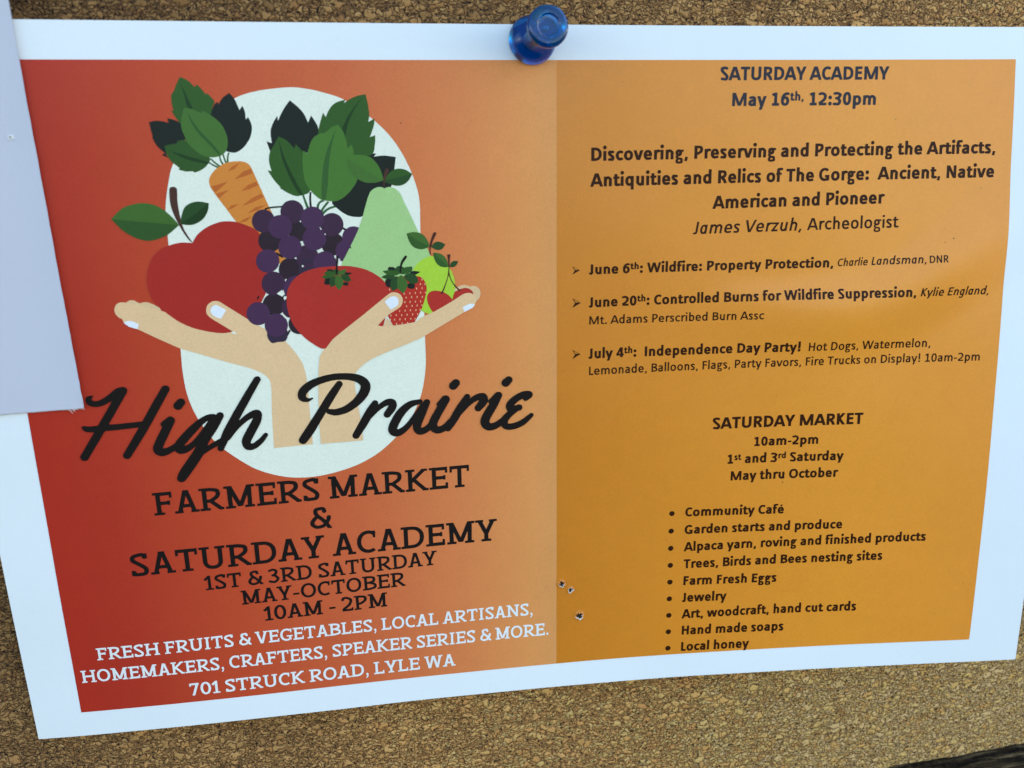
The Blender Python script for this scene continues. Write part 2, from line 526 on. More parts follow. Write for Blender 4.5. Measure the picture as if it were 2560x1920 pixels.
# ------------------------------------------------------------------ the printed matter
# printed artwork on the flyer: (part, piece, ink layer, ink, outline as u,v pairs in mm of paper)
ARTWORK = [
["oval_background",None,1,"egg",[59.84,10.81,58.39,10.9,56.66,11.07,55.51,11.22,54.48,11.38,53.26,11.64,52.45,11.85,51.65,12.1,50.87,12.4,50.08,12.77,49.25,13.23,48.41,13.76,47.58,14.33,46.38,15.22,45.14,16.21,44.31,16.93,43.5,17.68,42.73,18.47,42.36,18.88,41.62,19.79,40.88,20.78,40.18,21.8,39.56,22.78,39.05,23.65,38.73,24.33,38.46,25.03,38.15,26.11,37.63,28.08,37.32,29.46,37.15,30.4,37.01,31.3,36.93,32.15,36.9,33.0,36.88,35.14,36.8,40.58,36.76,44.06,36.78,46.74,36.91,56.23,36.91,57.3,36.83,60.84,36.87,62.27,36.95,63.65,37.03,64.58,37.14,65.48,37.28,66.36,37.46,67.2,37.79,68.44,38.05,69.25,38.49,70.45,38.86,71.31,39.27,72.2,39.72,73.08,40.18,73.93,40.86,75.04,41.33,75.71,41.84,76.36,42.38,76.98,42.95,77.57,44.22,78.74,45.74,80.05,47.23,81.22,47.67,81.54,48.36,81.98,49.44,82.55,50.19,82.89,50.94,83.2,51.71,83.49,52.49,83.76,53.28,84.0,54.09,84.21,55.31,84.45,56.56,84.6,57.84,84.67,59.11,84.66,60.36,84.6,61.19,84.51,62.43,84.33,63.67,84.1,65.43,83.69,66.77,83.32,67.65,83.02,68.5,82.69,69.75,82.13,70.97,81.49,71.76,81.02,72.54,80.5,73.32,79.92,74.08,79.3,75.18,78.33,76.19,77.37,77.13,76.42,77.73,75.76,78.29,75.07,78.81,74.35,79.31,73.52,79.79,72.61,80.23,71.68,80.81,70.34,81.13,69.51,81.39,68.66,81.62,67.79,81.97,66.07,82.17,64.8,82.32,63.49,82.4,62.2,82.41,60.88,82.38,58.16,82.45,47.42,82.42,44.45,82.24,37.3,82.25,36.07,82.33,32.97,82.31,31.84,82.23,30.91,82.12,30.09,81.96,29.27,81.76,28.47,81.41,27.29,81.11,26.41,80.76,25.51,80.37,24.61,79.96,23.72,79.54,22.89,79.11,22.12,78.65,21.37,78.17,20.65,77.66,19.94,76.83,18.93,76.21,18.25,75.56,17.59,74.53,16.64,73.82,16.05,72.96,15.39,71.53,14.36,70.07,13.42,69.16,12.91,68.38,12.56,67.96,12.4,67.12,12.13,64.84,11.49,64.15,11.33,63.45,11.19,62.43,11.02,61.32,10.87,60.59,10.81]],
["carrot","stalk",2,"stalk",[45.04,23.57,45.74,24.06,46.3,24.38,46.53,24.48,46.73,24.53,46.89,24.54,46.92,24.21,46.79,24.22,46.64,24.18,46.18,23.99,45.56,23.62,45.19,23.36]],
["carrot","stalk",2,"stalk",[45.34,22.87,45.83,23.42,46.31,23.89,46.54,24.09,46.98,24.43,47.18,24.15,46.74,23.84,46.27,23.45,45.53,22.7]],
["carrot","stalk",2,"stalk",[46.88,22.32,46.94,22.9,47.0,23.18,47.09,23.44,47.2,23.69,47.33,23.93,47.48,24.15,47.75,23.94,47.6,23.74,47.47,23.53,47.36,23.31,47.27,23.08,47.16,22.57,47.13,22.28]],
["carrot","stalk",2,"stalk",[47.48,21.91,47.57,22.53,47.7,23.11,47.78,23.38,47.97,23.87,48.27,23.72,48.07,23.26,47.9,22.74,47.78,22.17,47.73,21.86]],
["carrot","stalk",2,"stalk",[48.56,21.77,48.45,21.96,48.36,22.18,48.29,22.43,48.18,23.02,48.13,23.72,48.46,23.71,48.46,23.35,48.51,22.74,48.62,22.25,48.78,21.87]],
["carrot","leaf",3,"leaf_dark",[49.59,11.69,50.2,12.43,50.39,12.73,50.65,13.36,51.07,14.59,51.64,13.89,51.88,14.54,51.98,14.94,52.01,15.4,51.99,16.22,52.45,15.8,52.72,16.44,52.85,16.83,52.92,17.16,52.95,17.51,52.94,17.85,52.87,18.21,52.77,18.6,52.64,19.01,52.47,19.39,52.28,19.71,51.83,20.35,51.57,20.65,51.31,20.92,50.97,21.21,50.59,21.48,50.21,21.7,49.86,21.84,49.45,21.88,49.03,21.82,48.28,21.62,48.02,21.37,47.95,20.8,47.85,18.69,47.76,17.92,47.68,17.6,47.52,17.24,47.28,16.88,47.01,16.54,46.1,15.55,46.43,14.54,46.56,14.21,46.87,13.73,47.14,13.38,47.57,13.21,47.62,13.63,48.07,12.93,48.38,12.55,48.68,12.3]],
["carrot","leaf",3,"leaf_dark",[35.86,16.43,36.59,16.29,37.02,16.24,37.35,16.25,37.7,16.28,38.32,16.38,38.72,16.51,39.03,16.64,38.9,15.83,39.96,16.11,40.3,16.24,40.6,16.39,40.87,16.58,41.07,16.83,41.18,17.09,41.46,17.8,41.58,18.19,41.67,18.58,41.7,18.92,41.66,19.21,41.46,19.49,41.12,19.68,40.28,19.99,39.9,20.19,39.01,20.91,38.44,21.43,38.22,21.66,38.07,21.86,38.17,22.24,38.42,22.55,37.4,22.01,37.93,21.68,37.13,20.93,36.88,20.64,36.66,20.31,36.33,19.62,36.11,18.94,36.22,18.86,36.04,17.77]],
["carrot","leaf",2,"leaf_mid",[41.68,9.01,42.61,9.42,42.93,9.62,43.22,9.88,43.9,10.69,44.35,10.28,44.84,10.81,45.1,11.11,45.3,11.41,45.6,11.95,45.87,11.7,46.15,11.99,46.69,12.63,46.89,12.91,46.98,13.21,46.88,13.53,46.65,13.86,46.48,14.21,46.43,14.5,46.4,15.2,46.37,15.56,46.28,15.92,46.12,16.23,45.67,16.77,45.38,17.08,44.72,17.68,44.38,17.94,44.03,18.16,43.71,18.31,43.41,18.39,43.08,18.36,42.74,18.22,42.4,18.01,42.07,17.74,41.25,16.98,41.07,16.83,40.6,16.2,40.34,15.82,39.68,14.56,40.06,14.56,39.91,13.52,39.88,13.15,39.88,12.72,39.95,11.99,40.47,11.3,40.9,10.35]],
["carrot","leaf_rib",4,"rib_dark",[41.66,10.02,42.06,11.84,42.25,13.27,42.36,13.84,42.58,14.14,42.8,14.34,43.31,14.26,42.63,12.67,42.12,11.18]],
["carrot","leaf",4,"leaf_mid2",[37.97,20.5,38.9,20.26,39.99,20.11,40.29,19.69,40.94,19.52,41.3,19.54,41.52,19.66,42.04,20.02,43.17,20.94,44.41,21.84,44.99,22.3,45.21,22.51,45.36,22.7,45.38,23.03,45.18,23.39,44.93,23.72,44.66,24.03,44.35,24.32,44.0,24.56,43.66,24.75,43.26,24.92,42.88,25.06,42.59,25.14,42.41,25.04,42.28,24.9,41.53,24.94,41.1,24.92,40.76,24.85,39.83,24.55,40.12,24.3,39.22,23.54,38.93,23.24,38.71,22.96,38.52,22.67,38.36,22.36,38.22,22.03,38.12,21.63]],
["carrot","leaf_rib",5,"rib_dark",[38.71,21.27,40.23,21.83,41.22,22.16,42.99,22.73,45.13,23.38,44.92,23.76,43.32,23.42,42.61,23.24,42.25,23.12,41.18,22.73,40.51,22.42,39.83,22.02]],
["carrot","leaf",6,"leaf_light",[41.8,14.08,42.77,14.28,43.13,14.38,43.79,14.65,44.65,15.03,44.85,14.66,45.41,14.94,45.72,15.13,46.34,15.55,46.67,15.8,46.98,16.07,47.25,16.34,47.52,16.63,47.76,16.94,47.96,17.27,48.12,17.58,48.39,18.3,48.58,18.98,48.62,19.32,48.64,19.67,48.63,20.02,48.59,20.35,48.5,20.78,48.36,21.19,48.18,21.55,47.85,21.94,47.44,22.22,47.14,22.35,46.79,22.47,46.41,22.55,46.05,22.59,45.39,22.57,45.04,22.52,44.7,22.44,44.38,22.33,44.05,22.16,43.73,21.95,43.41,21.71,42.81,21.18,42.27,20.59,41.39,19.46,41.65,19.38,41.24,18.25,41.13,17.85,41.09,17.51,41.07,17.18,41.07,16.84,41.1,16.5,41.17,16.16]],
["carrot","leaf_rib",7,"rib_mid",[42.21,14.5,42.73,15.67,43.08,16.39,43.24,16.7,43.6,17.28,43.99,17.85,44.41,18.4,44.83,18.9,45.73,19.89,46.39,20.74,46.82,21.37,47.13,21.87,47.22,22.18,47.25,22.43,46.81,22.04,45.41,20.29,44.3,19.08,43.9,18.57,43.53,18.0,43.03,17.11,42.76,16.52,42.52,15.79]],
["carrot","root",3,"carrot",[46.66,24.28,46.3,24.53,45.95,24.81,45.64,25.13,45.34,25.5,45.07,25.91,44.89,26.32,44.81,26.73,44.83,27.15,44.91,27.55,45.03,27.89,45.21,28.25,45.78,29.22,47.13,31.33,48.41,33.4,48.81,33.98,49.33,34.7,50.6,36.36,51.64,37.61,52.41,38.47,53.95,40.03,56.64,42.64,57.13,42.1,56.96,39.54,56.84,38.21,56.67,36.93,56.56,36.36,56.43,35.82,56.08,34.72,55.67,33.64,54.73,31.31,52.37,24.77,52.22,24.43,52.07,24.15,51.81,23.86,51.47,23.64,51.09,23.48,50.78,23.4,50.44,23.36,49.73,23.35,49.05,23.39,48.68,23.44,48.33,23.5,48.0,23.59,47.64,23.72,47.3,23.89]],
["carrot","stripe",4,"carrot_dark",[50.4,23.59,48.97,24.25,48.13,25.05,49.36,24.7]],
["carrot","stripe",4,"carrot_dark",[52.11,24.73,50.96,25.09,49.85,25.93,49.2,26.48,50.88,26.05,52.45,25.47]],
["carrot","stripe",4,"carrot_dark",[48.06,26.8,46.29,27.33,45.07,27.64,45.65,28.71,46.94,27.78]],
["carrot","stripe",4,"carrot_dark",[52.88,26.98,51.44,27.56,50.11,28.62,51.55,28.36,53.22,27.61]],
["carrot","stripe",4,"carrot_dark",[45.8,28.95,48.09,28.31,46.28,29.74]],
["carrot","stripe",4,"carrot_dark",[53.62,29.13,51.95,29.88,50.05,31.28,51.88,30.68,53.97,29.8]],
["carrot","stripe",4,"carrot_dark",[49.57,30.84,48.19,31.09,47.46,31.87,48.5,31.59]],
["carrot","stripe",4,"carrot_dark",[54.21,31.24,52.52,31.47,50.94,32.57,52.82,32.06]],
["carrot","stripe",4,"carrot_dark",[51.68,33.1,50.24,33.58,49.13,34.26,50.55,34.05]],
["grape_bunch","leaf",2,"leaf_dark",[59.82,13.01,60.59,13.66,61.16,14.18,61.68,14.76,61.92,15.07,62.13,15.4,62.32,15.78,62.73,16.87,63.34,15.67,63.81,16.37,64.05,16.8,64.25,17.19,64.41,17.6,64.5,18.02,64.52,18.4,64.51,18.8,64.45,19.21,64.31,19.59,64.15,19.88,63.93,20.19,62.96,21.32,62.49,21.94,62.19,22.18,61.53,22.5,61.13,22.66,60.7,22.8,60.26,22.93,59.84,23.01,59.07,23.09,58.27,23.1,57.88,23.08,57.53,23.03,57.21,22.96,56.85,22.78,56.51,22.52,55.76,21.79,55.26,19.99,56.15,20.35,56.07,19.24,56.06,18.8,56.08,18.42,56.14,18.06,56.24,17.72,56.53,17.05,56.75,16.67,57.45,15.65,57.52,16.46,58.06,15.46,58.52,14.67,59.08,13.92]],
["grape_bunch","leaf",2,"leaf_dark",[71.85,22.59,72.92,22.43,73.32,22.4,73.82,22.44,74.68,22.57,74.11,23.05,75.17,22.94,75.62,22.91,76.04,22.91,76.49,22.94,76.98,23.01,78.19,23.22,77.87,25.2,77.67,26.73,77.6,27.13,77.51,27.53,77.38,27.91,77.06,28.6,76.88,28.96,76.45,29.65,76.21,29.99,75.95,30.31,75.68,30.6,75.35,30.92,74.55,31.62,73.63,32.35,72.71,33.04,71.63,33.78,71.22,33.93,70.77,33.95,69.94,33.87,69.52,33.78,69.1,33.66,68.7,33.49,68.37,33.31,68.04,33.1,67.71,32.86,67.4,32.6,66.39,31.7,66.13,31.34,66.11,30.95,66.22,30.72,66.4,30.47,66.64,30.2,67.21,29.64,67.84,29.07,68.74,28.33,70.43,27.26,70.69,27.05,70.9,26.83,71.06,26.52,71.12,26.16,71.13,25.41,71.18,25.04,71.36,24.32]],
["grape_bunch","leaf",3,"leaf_mid",[73.22,12.08,73.43,13.11,73.57,13.95,73.68,15.17,73.69,15.87,73.63,16.26,73.45,16.92,74.58,16.32,74.55,17.04,74.47,17.46,74.22,18.17,73.64,19.57,74.6,19.26,74.55,20.4,74.35,21.59,74.26,21.98,74.13,22.33,73.95,22.59,73.63,22.78,73.23,22.85,72.38,22.92,71.27,23.26,70.9,23.31,70.55,23.24,70.31,23.08,70.08,22.84,69.4,21.91,69.14,21.64,68.85,21.43,68.55,21.3,67.84,21.08,66.24,20.74,65.58,20.57,65.32,20.48,64.93,20.27,64.6,19.97,64.4,19.59,64.37,19.27,64.38,18.9,64.44,18.49,64.61,17.68,64.71,17.33,64.99,16.51,65.48,15.17,65.91,15.96,66.51,14.79,66.77,14.41,67.01,14.14,67.27,13.88,67.57,13.66,67.88,13.47,68.31,13.3,69.6,12.97,69.3,13.57,69.99,13.13,70.4,12.89,71.12,12.56,71.5,12.42,71.86,12.3,72.36,12.19]],
["grape_bunch","leaf_rib",4,"rib_dark",[72.75,12.47,71.7,13.82,71.22,14.49,70.81,15.14,70.43,15.84,69.94,16.89,69.68,17.59,69.46,18.39,69.24,19.32,68.69,18.0,69.26,16.87,69.65,16.14,69.87,15.8,70.31,15.19,71.18,14.17]],
["grape_bunch","leaf",4,"leaf_mid",[57.4,19.21,57.98,19.46,58.34,19.64,58.67,19.84,58.9,20.06,59.17,20.34,60.05,21.35,60.33,20.6,61.07,21.48,61.34,21.81,61.76,22.42,62.14,23.06,62.67,24.08,62.82,24.46,62.9,24.85,62.93,25.19,62.92,25.98,62.78,27.18,62.64,27.95,62.53,28.39,62.37,28.79,62.17,29.11,61.83,29.37,61.41,29.51,60.56,29.72,60.14,29.78,59.72,29.76,59.38,29.67,59.03,29.53,58.34,29.18,58.02,28.99,56.82,28.16,57.14,28.17,56.52,27.43,56.04,26.8,55.59,26.04,55.04,25.05,55.73,25.21,55.52,24.22,55.45,23.81,55.43,23.44,55.45,23.04,55.51,22.62,55.61,22.23,55.72,21.88,55.92,21.52,56.41,20.85]],
["grape_bunch","leaf_rib",5,"rib_dark",[57.37,19.73,57.78,21.42,58.0,22.25,58.34,23.32,58.72,24.39,59.44,26.19,60.01,27.44,60.98,29.53,60.45,29.57,60.19,29.19,59.88,28.69,59.41,27.73,58.88,26.55,58.61,25.84,58.13,24.43,57.91,23.69,57.74,22.97,57.67,22.59,57.55,21.78]],
["grape_bunch","leaf",6,"leaf_light2",[68.05,17.32,68.64,18.24,68.83,18.61,68.96,18.94,69.19,19.69,69.35,20.38,69.42,20.8,69.47,21.53,70.23,20.84,70.38,21.26,70.54,21.82,70.55,22.14,70.52,22.88,70.55,23.24,70.65,23.57,70.95,24.29,71.09,24.66,71.18,25.04,71.2,25.43,71.2,25.83,71.16,26.23,71.09,26.63,70.98,27.01,70.82,27.39,70.62,27.76,70.39,28.12,70.14,28.46,69.6,29.11,69.29,29.42,68.97,29.71,68.34,30.2,67.98,30.42,67.61,30.61,67.22,30.77,66.84,30.88,66.48,30.92,66.12,30.92,65.4,30.83,64.66,30.7,64.3,30.59,63.98,30.43,63.72,30.25,63.45,30.02,62.92,29.5,62.45,28.94,62.21,28.61,61.99,28.26,61.79,27.9,61.62,27.52,61.5,27.13,61.4,26.49,61.33,25.74,61.28,24.59,61.29,23.53,61.38,22.69,61.52,21.73,62.24,22.27,62.66,21.04,62.83,20.61,63.17,19.97,63.37,19.67,63.62,19.4,63.95,19.18,64.35,18.99,64.99,18.73,65.43,18.82,66.28,18.16,66.92,17.71,67.32,17.54]],
["grape_bunch","leaf_rib",7,"rib_mid2",[67.71,17.89,66.79,19.6,65.88,21.47,65.57,22.25,65.23,23.35,65.03,24.12,64.87,24.89,64.69,25.94,64.53,27.1,64.4,28.16,64.34,28.89,64.3,30.47,65.01,30.6,65.37,28.85,65.6,27.59,65.68,26.91,65.86,25.1,65.94,24.38,66.06,23.65,66.29,22.51,66.55,21.39,66.85,20.31,67.12,19.51]],
["grape_bunch","stalk",3,"stalk",[60.81,29.67,61.19,31.12,61.45,32.06,61.9,31.91,61.59,30.99,61.15,29.56]],
["grape_bunch","stalk",3,"ink_black",[62.18,29.1,62.06,29.93,62.01,30.76,62.01,31.18,62.05,32.03,62.45,31.98,62.41,31.57,62.39,30.76,62.43,29.95,62.53,29.14]],
["grape_bunch","stalk",3,"stalk",[64.65,30.54,64.32,30.59,64.01,30.71,63.75,30.9,63.53,31.15,63.36,31.45,63.24,31.81,63.18,32.19,63.64,32.25,63.69,31.89,63.76,31.6,63.87,31.37,64.02,31.19,64.19,31.05,64.42,30.96,64.71,30.9]],
["grape_bunch","stalk",3,"stalk",[65.35,30.8,64.8,31.36,64.34,31.9,64.13,32.17,63.8,32.67,64.21,32.9,64.49,32.41,64.87,31.89,65.34,31.34,65.61,31.05]],
["grape_bunch","stalk",3,"stalk",[66.67,31.69,66.23,31.76,65.8,31.86,65.4,32.01,65.03,32.2,64.68,32.43,64.36,32.7,64.08,33.0,64.43,33.31,64.68,33.02,64.95,32.77,65.24,32.56,65.56,32.38,65.91,32.24,66.3,32.13,66.72,32.05]],
["grape_bunch","stalk",8,"ink_black",[54.15,32.12,54.24,32.03,54.44,31.95,54.77,31.88,55.21,31.82,56.47,31.75,57.27,31.74,57.28,31.44,55.78,31.47,55.2,31.52,54.73,31.58,54.37,31.66,54.1,31.77,53.96,31.9]],
["grape_bunch","stalk",8,"ink_black",[51.22,49.16,51.33,48.79,51.49,48.45,51.71,48.1,51.98,47.77,52.31,47.45,52.7,47.13,53.16,46.82,53.0,46.55,52.53,46.87,52.12,47.21,51.77,47.56,51.47,47.92,51.23,48.3,51.05,48.69,50.94,49.08]],
["grape_bunch","stalk",8,"ink_black",[67.55,35.91,68.43,36.5,68.64,36.19,67.75,35.6]],
["grape_bunch","stalk",8,"ink_black",[55.27,40.17,56.49,40.94,56.69,40.62,55.51,39.8]],
["grape_bunch","stalk",8,"ink_black",[56.7,54.53,55.87,55.84,56.17,56.05,57.01,54.75]],
["grape_bunch","stalk",8,"ink_black",[55.87,48.71,57.11,47.7,56.89,47.4,55.62,48.35]],
["grape_bunch","grape",9,"grape_black",[61.88,35.99,61.83,36.32,61.73,36.64,61.59,36.94,61.4,37.22,61.17,37.46,60.91,37.67,60.62,37.83,60.31,37.94,59.99,38.01,59.66,38.02,59.34,37.98,59.03,37.89,58.74,37.76,58.48,37.57,58.25,37.35,58.05,37.09,57.91,36.8,57.81,36.49,57.75,36.17,57.75,35.84,57.8,35.52,57.9,35.2,58.04,34.9,58.23,34.63,58.46,34.39,58.72,34.18,59.01,34.02,59.31,33.91,59.63,33.84,59.95,33.83,60.27,33.86,60.58,33.95,60.87,34.09,61.14,34.27,61.37,34.49,61.56,34.75,61.71,35.03,61.82,35.34,61.87,35.66]],
["grape_bunch","grape",9,"grape_black",[56.58,37.72,56.53,38.05,56.43,38.38,56.28,38.69,56.09,38.97,55.86,39.22,55.59,39.43,55.3,39.59,54.98,39.71,54.66,39.77,54.33,39.79,54.0,39.75,53.69,39.65,53.4,39.51,53.13,39.32,52.9,39.09,52.71,38.83,52.56,38.53,52.46,38.22,52.41,37.89,52.42,37.55,52.47,37.22,52.57,36.9,52.72,36.59,52.91,36.32,53.14,36.07,53.41,35.86,53.7,35.7,54.01,35.58,54.33,35.52,54.66,35.5,54.98,35.54,55.3,35.63,55.59,35.77,55.85,35.95,56.09,36.18,56.28,36.44,56.43,36.74,56.53,37.05,56.58,37.38]],
["grape_bunch","grape",9,"grape_black",[67.9,38.81,67.86,39.15,67.76,39.47,67.62,39.78,67.43,40.06,67.2,40.3,66.93,40.51,66.64,40.67,66.32,40.79,66.0,40.86,65.67,40.87,65.34,40.83,65.02,40.73,64.72,40.59,64.45,40.41,64.22,40.18,64.02,39.91,63.87,39.62,63.76,39.31,63.7,38.98,63.7,38.64,63.75,38.31,63.84,37.99,63.99,37.69,64.18,37.41,64.41,37.17,64.67,36.96,64.96,36.8,65.27,36.68,65.59,36.62,65.92,36.6,66.25,36.64,66.57,36.73,66.86,36.87,67.13,37.06,67.37,37.28,67.57,37.54,67.73,37.84,67.84,38.15,67.9,38.48]],
["grape_bunch","grape",9,"grape_black",[59.89,43.23,59.84,43.58,59.74,43.91,59.59,44.22,59.39,44.51,59.16,44.76,58.89,44.97,58.59,45.14,58.27,45.26,57.94,45.32,57.6,45.33,57.27,45.29,56.95,45.19,56.66,45.05,56.39,44.85,56.15,44.62,55.95,44.34,55.8,44.04,55.7,43.72,55.65,43.38,55.65,43.04,55.7,42.7,55.8,42.37,55.95,42.06,56.15,41.78,56.38,41.53,56.65,41.32,56.94,41.15,57.26,41.03,57.59,40.97,57.92,40.96,58.25,41.0,58.57,41.09,58.86,41.23,59.14,41.43,59.37,41.66,59.57,41.93,59.73,42.23,59.83,42.55,59.89,42.89]],
["grape_bunch","grape",10,"grape_mid",[55.67,34.13,55.62,34.46,55.52,34.78,55.37,35.08,55.18,35.35,54.96,35.59,54.69,35.8,54.41,35.96,54.1,36.08,53.78,36.14,53.46,36.16,53.14,36.12,52.83,36.03,52.55,35.89,52.29,35.71,52.06,35.49,51.88,35.23,51.73,34.94,51.64,34.63,51.59,34.31,51.59,33.99,51.64,33.66,51.74,33.35,51.89,33.05,52.08,32.78,52.3,32.54,52.56,32.33,52.85,32.17,53.15,32.06,53.47,31.99,53.79,31.98,54.11,32.01,54.41,32.1,54.7,32.23,54.96,32.41,55.18,32.63,55.37,32.89,55.52,33.18,55.62,33.48,55.67,33.8]],
["grape_bunch","grape",10,"grape_mid",[60.93,32.64,60.88,32.97,60.78,33.29,60.64,33.59,60.45,33.87,60.21,34.12,59.95,34.33,59.65,34.49,59.34,34.61,59.01,34.68,58.68,34.69,58.36,34.65,58.04,34.57,57.75,34.43,57.48,34.24,57.25,34.02,57.06,33.76,56.91,33.47,56.8,33.16,56.75,32.83,56.75,32.5,56.8,32.17,56.9,31.85,57.05,31.55,57.24,31.27,57.47,31.03,57.73,30.82,58.03,30.66,58.34,30.54,58.66,30.47,58.99,30.46,59.31,30.49,59.62,30.58,59.92,30.72,60.19,30.9,60.42,31.12,60.62,31.38,60.77,31.67,60.87,31.98,60.93,32.3]],
["grape_bunch","grape",10,"grape_mid",[67.94,35.21,67.9,35.54,67.8,35.86,67.66,36.17,67.47,36.44,67.24,36.69,66.97,36.9,66.68,37.06,66.36,37.18,66.03,37.25,65.7,37.26,65.37,37.22,65.05,37.13,64.76,36.99,64.49,36.8,64.25,36.58,64.05,36.32,63.9,36.03,63.79,35.71,63.73,35.39,63.73,35.05,63.78,34.72,63.87,34.4,64.02,34.1,64.21,33.82,64.44,33.58,64.7,33.37,64.99,33.21,65.3,33.09,65.63,33.03,65.96,33.01,66.29,33.05,66.6,33.14,66.9,33.27,67.17,33.46,67.41,33.68,67.61,33.94,67.77,34.23,67.88,34.54,67.94,34.87]],
["grape_bunch","grape",10,"grape_mid",[63.02,40.94,62.98,41.28,62.88,41.6,62.73,41.91,62.54,42.2,62.3,42.44,62.04,42.65,61.74,42.82,61.43,42.94,61.1,43.0,60.77,43.01,60.44,42.97,60.13,42.88,59.83,42.73,59.56,42.54,59.33,42.31,59.13,42.04,58.98,41.75,58.87,41.43,58.82,41.1,58.82,40.76,58.87,40.43,58.97,40.1,59.12,39.8,59.31,39.52,59.54,39.27,59.8,39.06,60.09,38.9,60.41,38.78,60.73,38.72,61.06,38.71,61.39,38.74,61.7,38.84,62.0,38.98,62.27,39.16,62.5,39.39,62.7,39.66,62.86,39.95,62.96,40.27,63.02,40.6]],
["grape_bunch","grape",10,"grape_mid",[56.65,45.71,56.6,46.06,56.49,46.39,56.34,46.71,56.14,47.0,55.9,47.26,55.63,47.47,55.33,47.64,55.01,47.76,54.67,47.82,54.34,47.83,54.0,47.79,53.68,47.69,53.38,47.54,53.11,47.34,52.87,47.1,52.68,46.82,52.53,46.51,52.42,46.19,52.37,45.84,52.37,45.49,52.43,45.15,52.53,44.82,52.69,44.5,52.88,44.21,53.12,43.96,53.39,43.75,53.69,43.58,54.01,43.46,54.34,43.4,54.68,43.39,55.01,43.43,55.33,43.53,55.63,43.67,55.9,43.87,56.14,44.11,56.34,44.38,56.49,44.69,56.6,45.02,56.65,45.36]],
["grape_bunch","grape",10,"grape_blue",[63.53,43.4,63.49,43.75,63.39,44.08,63.24,44.39,63.04,44.68,62.8,44.94,62.53,45.15,62.23,45.32,61.91,45.44,61.58,45.5,61.24,45.51,60.91,45.47,60.59,45.37,60.28,45.22,60.01,45.03,59.77,44.79,59.57,44.52,59.42,44.21,59.31,43.89,59.26,43.55,59.25,43.21,59.3,42.86,59.41,42.53,59.56,42.22,59.75,41.94,59.98,41.69,60.25,41.47,60.55,41.31,60.87,41.19,61.2,41.12,61.53,41.11,61.87,41.15,62.19,41.25,62.49,41.39,62.76,41.58,63.0,41.82,63.21,42.09,63.36,42.39,63.47,42.72,63.53,43.06]],
["grape_bunch","grape",11,"grape_light",[58.62,35.28,58.57,35.62,58.47,35.95,58.32,36.26,58.13,36.54,57.89,36.79,57.62,37.0,57.32,37.17,57.01,37.29,56.68,37.36,56.34,37.37,56.01,37.33,55.7,37.24,55.4,37.1,55.13,36.91,54.9,36.68,54.7,36.41,54.55,36.12,54.45,35.8,54.4,35.47,54.4,35.13,54.45,34.79,54.55,34.47,54.7,34.16,54.9,33.88,55.13,33.63,55.4,33.42,55.69,33.26,56.01,33.14,56.33,33.07,56.67,33.05,56.99,33.09,57.31,33.18,57.61,33.32,57.88,33.51,58.11,33.73,58.31,34.0,58.46,34.29,58.57,34.61,58.62,34.94]],
["grape_bunch","grape",11,"grape_light",[64.5,33.94,64.45,34.27,64.35,34.6,64.2,34.9,64.01,35.18,63.78,35.43,63.51,35.64,63.21,35.81,62.9,35.93,62.57,35.99,62.24,36.01,61.91,35.97,61.59,35.88,61.29,35.74,61.02,35.55,60.78,35.32,60.59,35.06,60.43,34.77,60.33,34.46,60.27,34.13,60.27,33.79,60.32,33.46,60.42,33.14,60.57,32.84,60.76,32.56,60.99,32.31,61.25,32.1,61.55,31.94,61.86,31.82,62.19,31.75,62.52,31.74,62.85,31.77,63.16,31.86,63.46,32.0,63.73,32.18,63.97,32.41,64.17,32.67,64.33,32.96,64.43,33.27,64.49,33.6]],
["grape_bunch","grape",11,"grape_light",[64.65,37.66,64.61,38.01,64.51,38.34,64.36,38.65,64.16,38.94,63.92,39.19,63.65,39.41,63.35,39.58,63.03,39.7,62.69,39.76,62.35,39.78,62.02,39.74,61.69,39.64,61.39,39.5,61.11,39.3,60.87,39.07,60.67,38.8,60.51,38.5,60.41,38.18,60.35,37.84,60.35,37.5,60.4,37.16,60.5,36.83,60.65,36.52,60.84,36.23,61.08,35.98,61.35,35.77,61.65,35.6,61.97,35.48,62.3,35.41,62.64,35.4,62.97,35.44,63.3,35.53,63.6,35.67,63.88,35.86,64.12,36.09,64.32,36.36,64.48,36.66,64.59,36.98,64.65,37.32]],
["grape_bunch","grape",11,"grape_light",[60.08,39.1,60.03,39.44,59.93,39.77,59.78,40.08,59.59,40.36,59.36,40.61,59.09,40.82,58.79,40.99,58.47,41.1,58.15,41.17,57.81,41.18,57.48,41.14,57.17,41.05,56.87,40.91,56.6,40.72,56.37,40.48,56.17,40.22,56.02,39.92,55.92,39.6,55.87,39.27,55.87,38.93,55.92,38.59,56.02,38.27,56.17,37.96,56.36,37.68,56.6,37.43,56.86,37.22,57.16,37.06,57.47,36.94,57.8,36.88,58.13,36.86,58.45,36.9,58.77,36.99,59.06,37.13,59.33,37.32,59.57,37.55,59.77,37.81,59.92,38.11,60.03,38.43,60.08,38.76]],
["grape_bunch","grape",11,"grape_light",[71.7,37.76,71.66,38.08,71.57,38.4,71.43,38.7,71.24,38.97,71.02,39.22,70.76,39.42,70.47,39.58,70.16,39.69,69.84,39.76,69.51,39.77,69.19,39.73,68.87,39.64,68.58,39.5,68.31,39.32,68.08,39.09,67.88,38.83,67.73,38.55,67.62,38.24,67.57,37.92,67.56,37.59,67.6,37.27,67.7,36.95,67.84,36.66,68.02,36.39,68.25,36.15,68.51,35.94,68.79,35.79,69.1,35.67,69.42,35.61,69.74,35.59,70.06,35.63,70.37,35.72,70.67,35.86,70.94,36.04,71.17,36.26,71.37,36.52,71.53,36.8,71.64,37.11,71.7,37.43]],
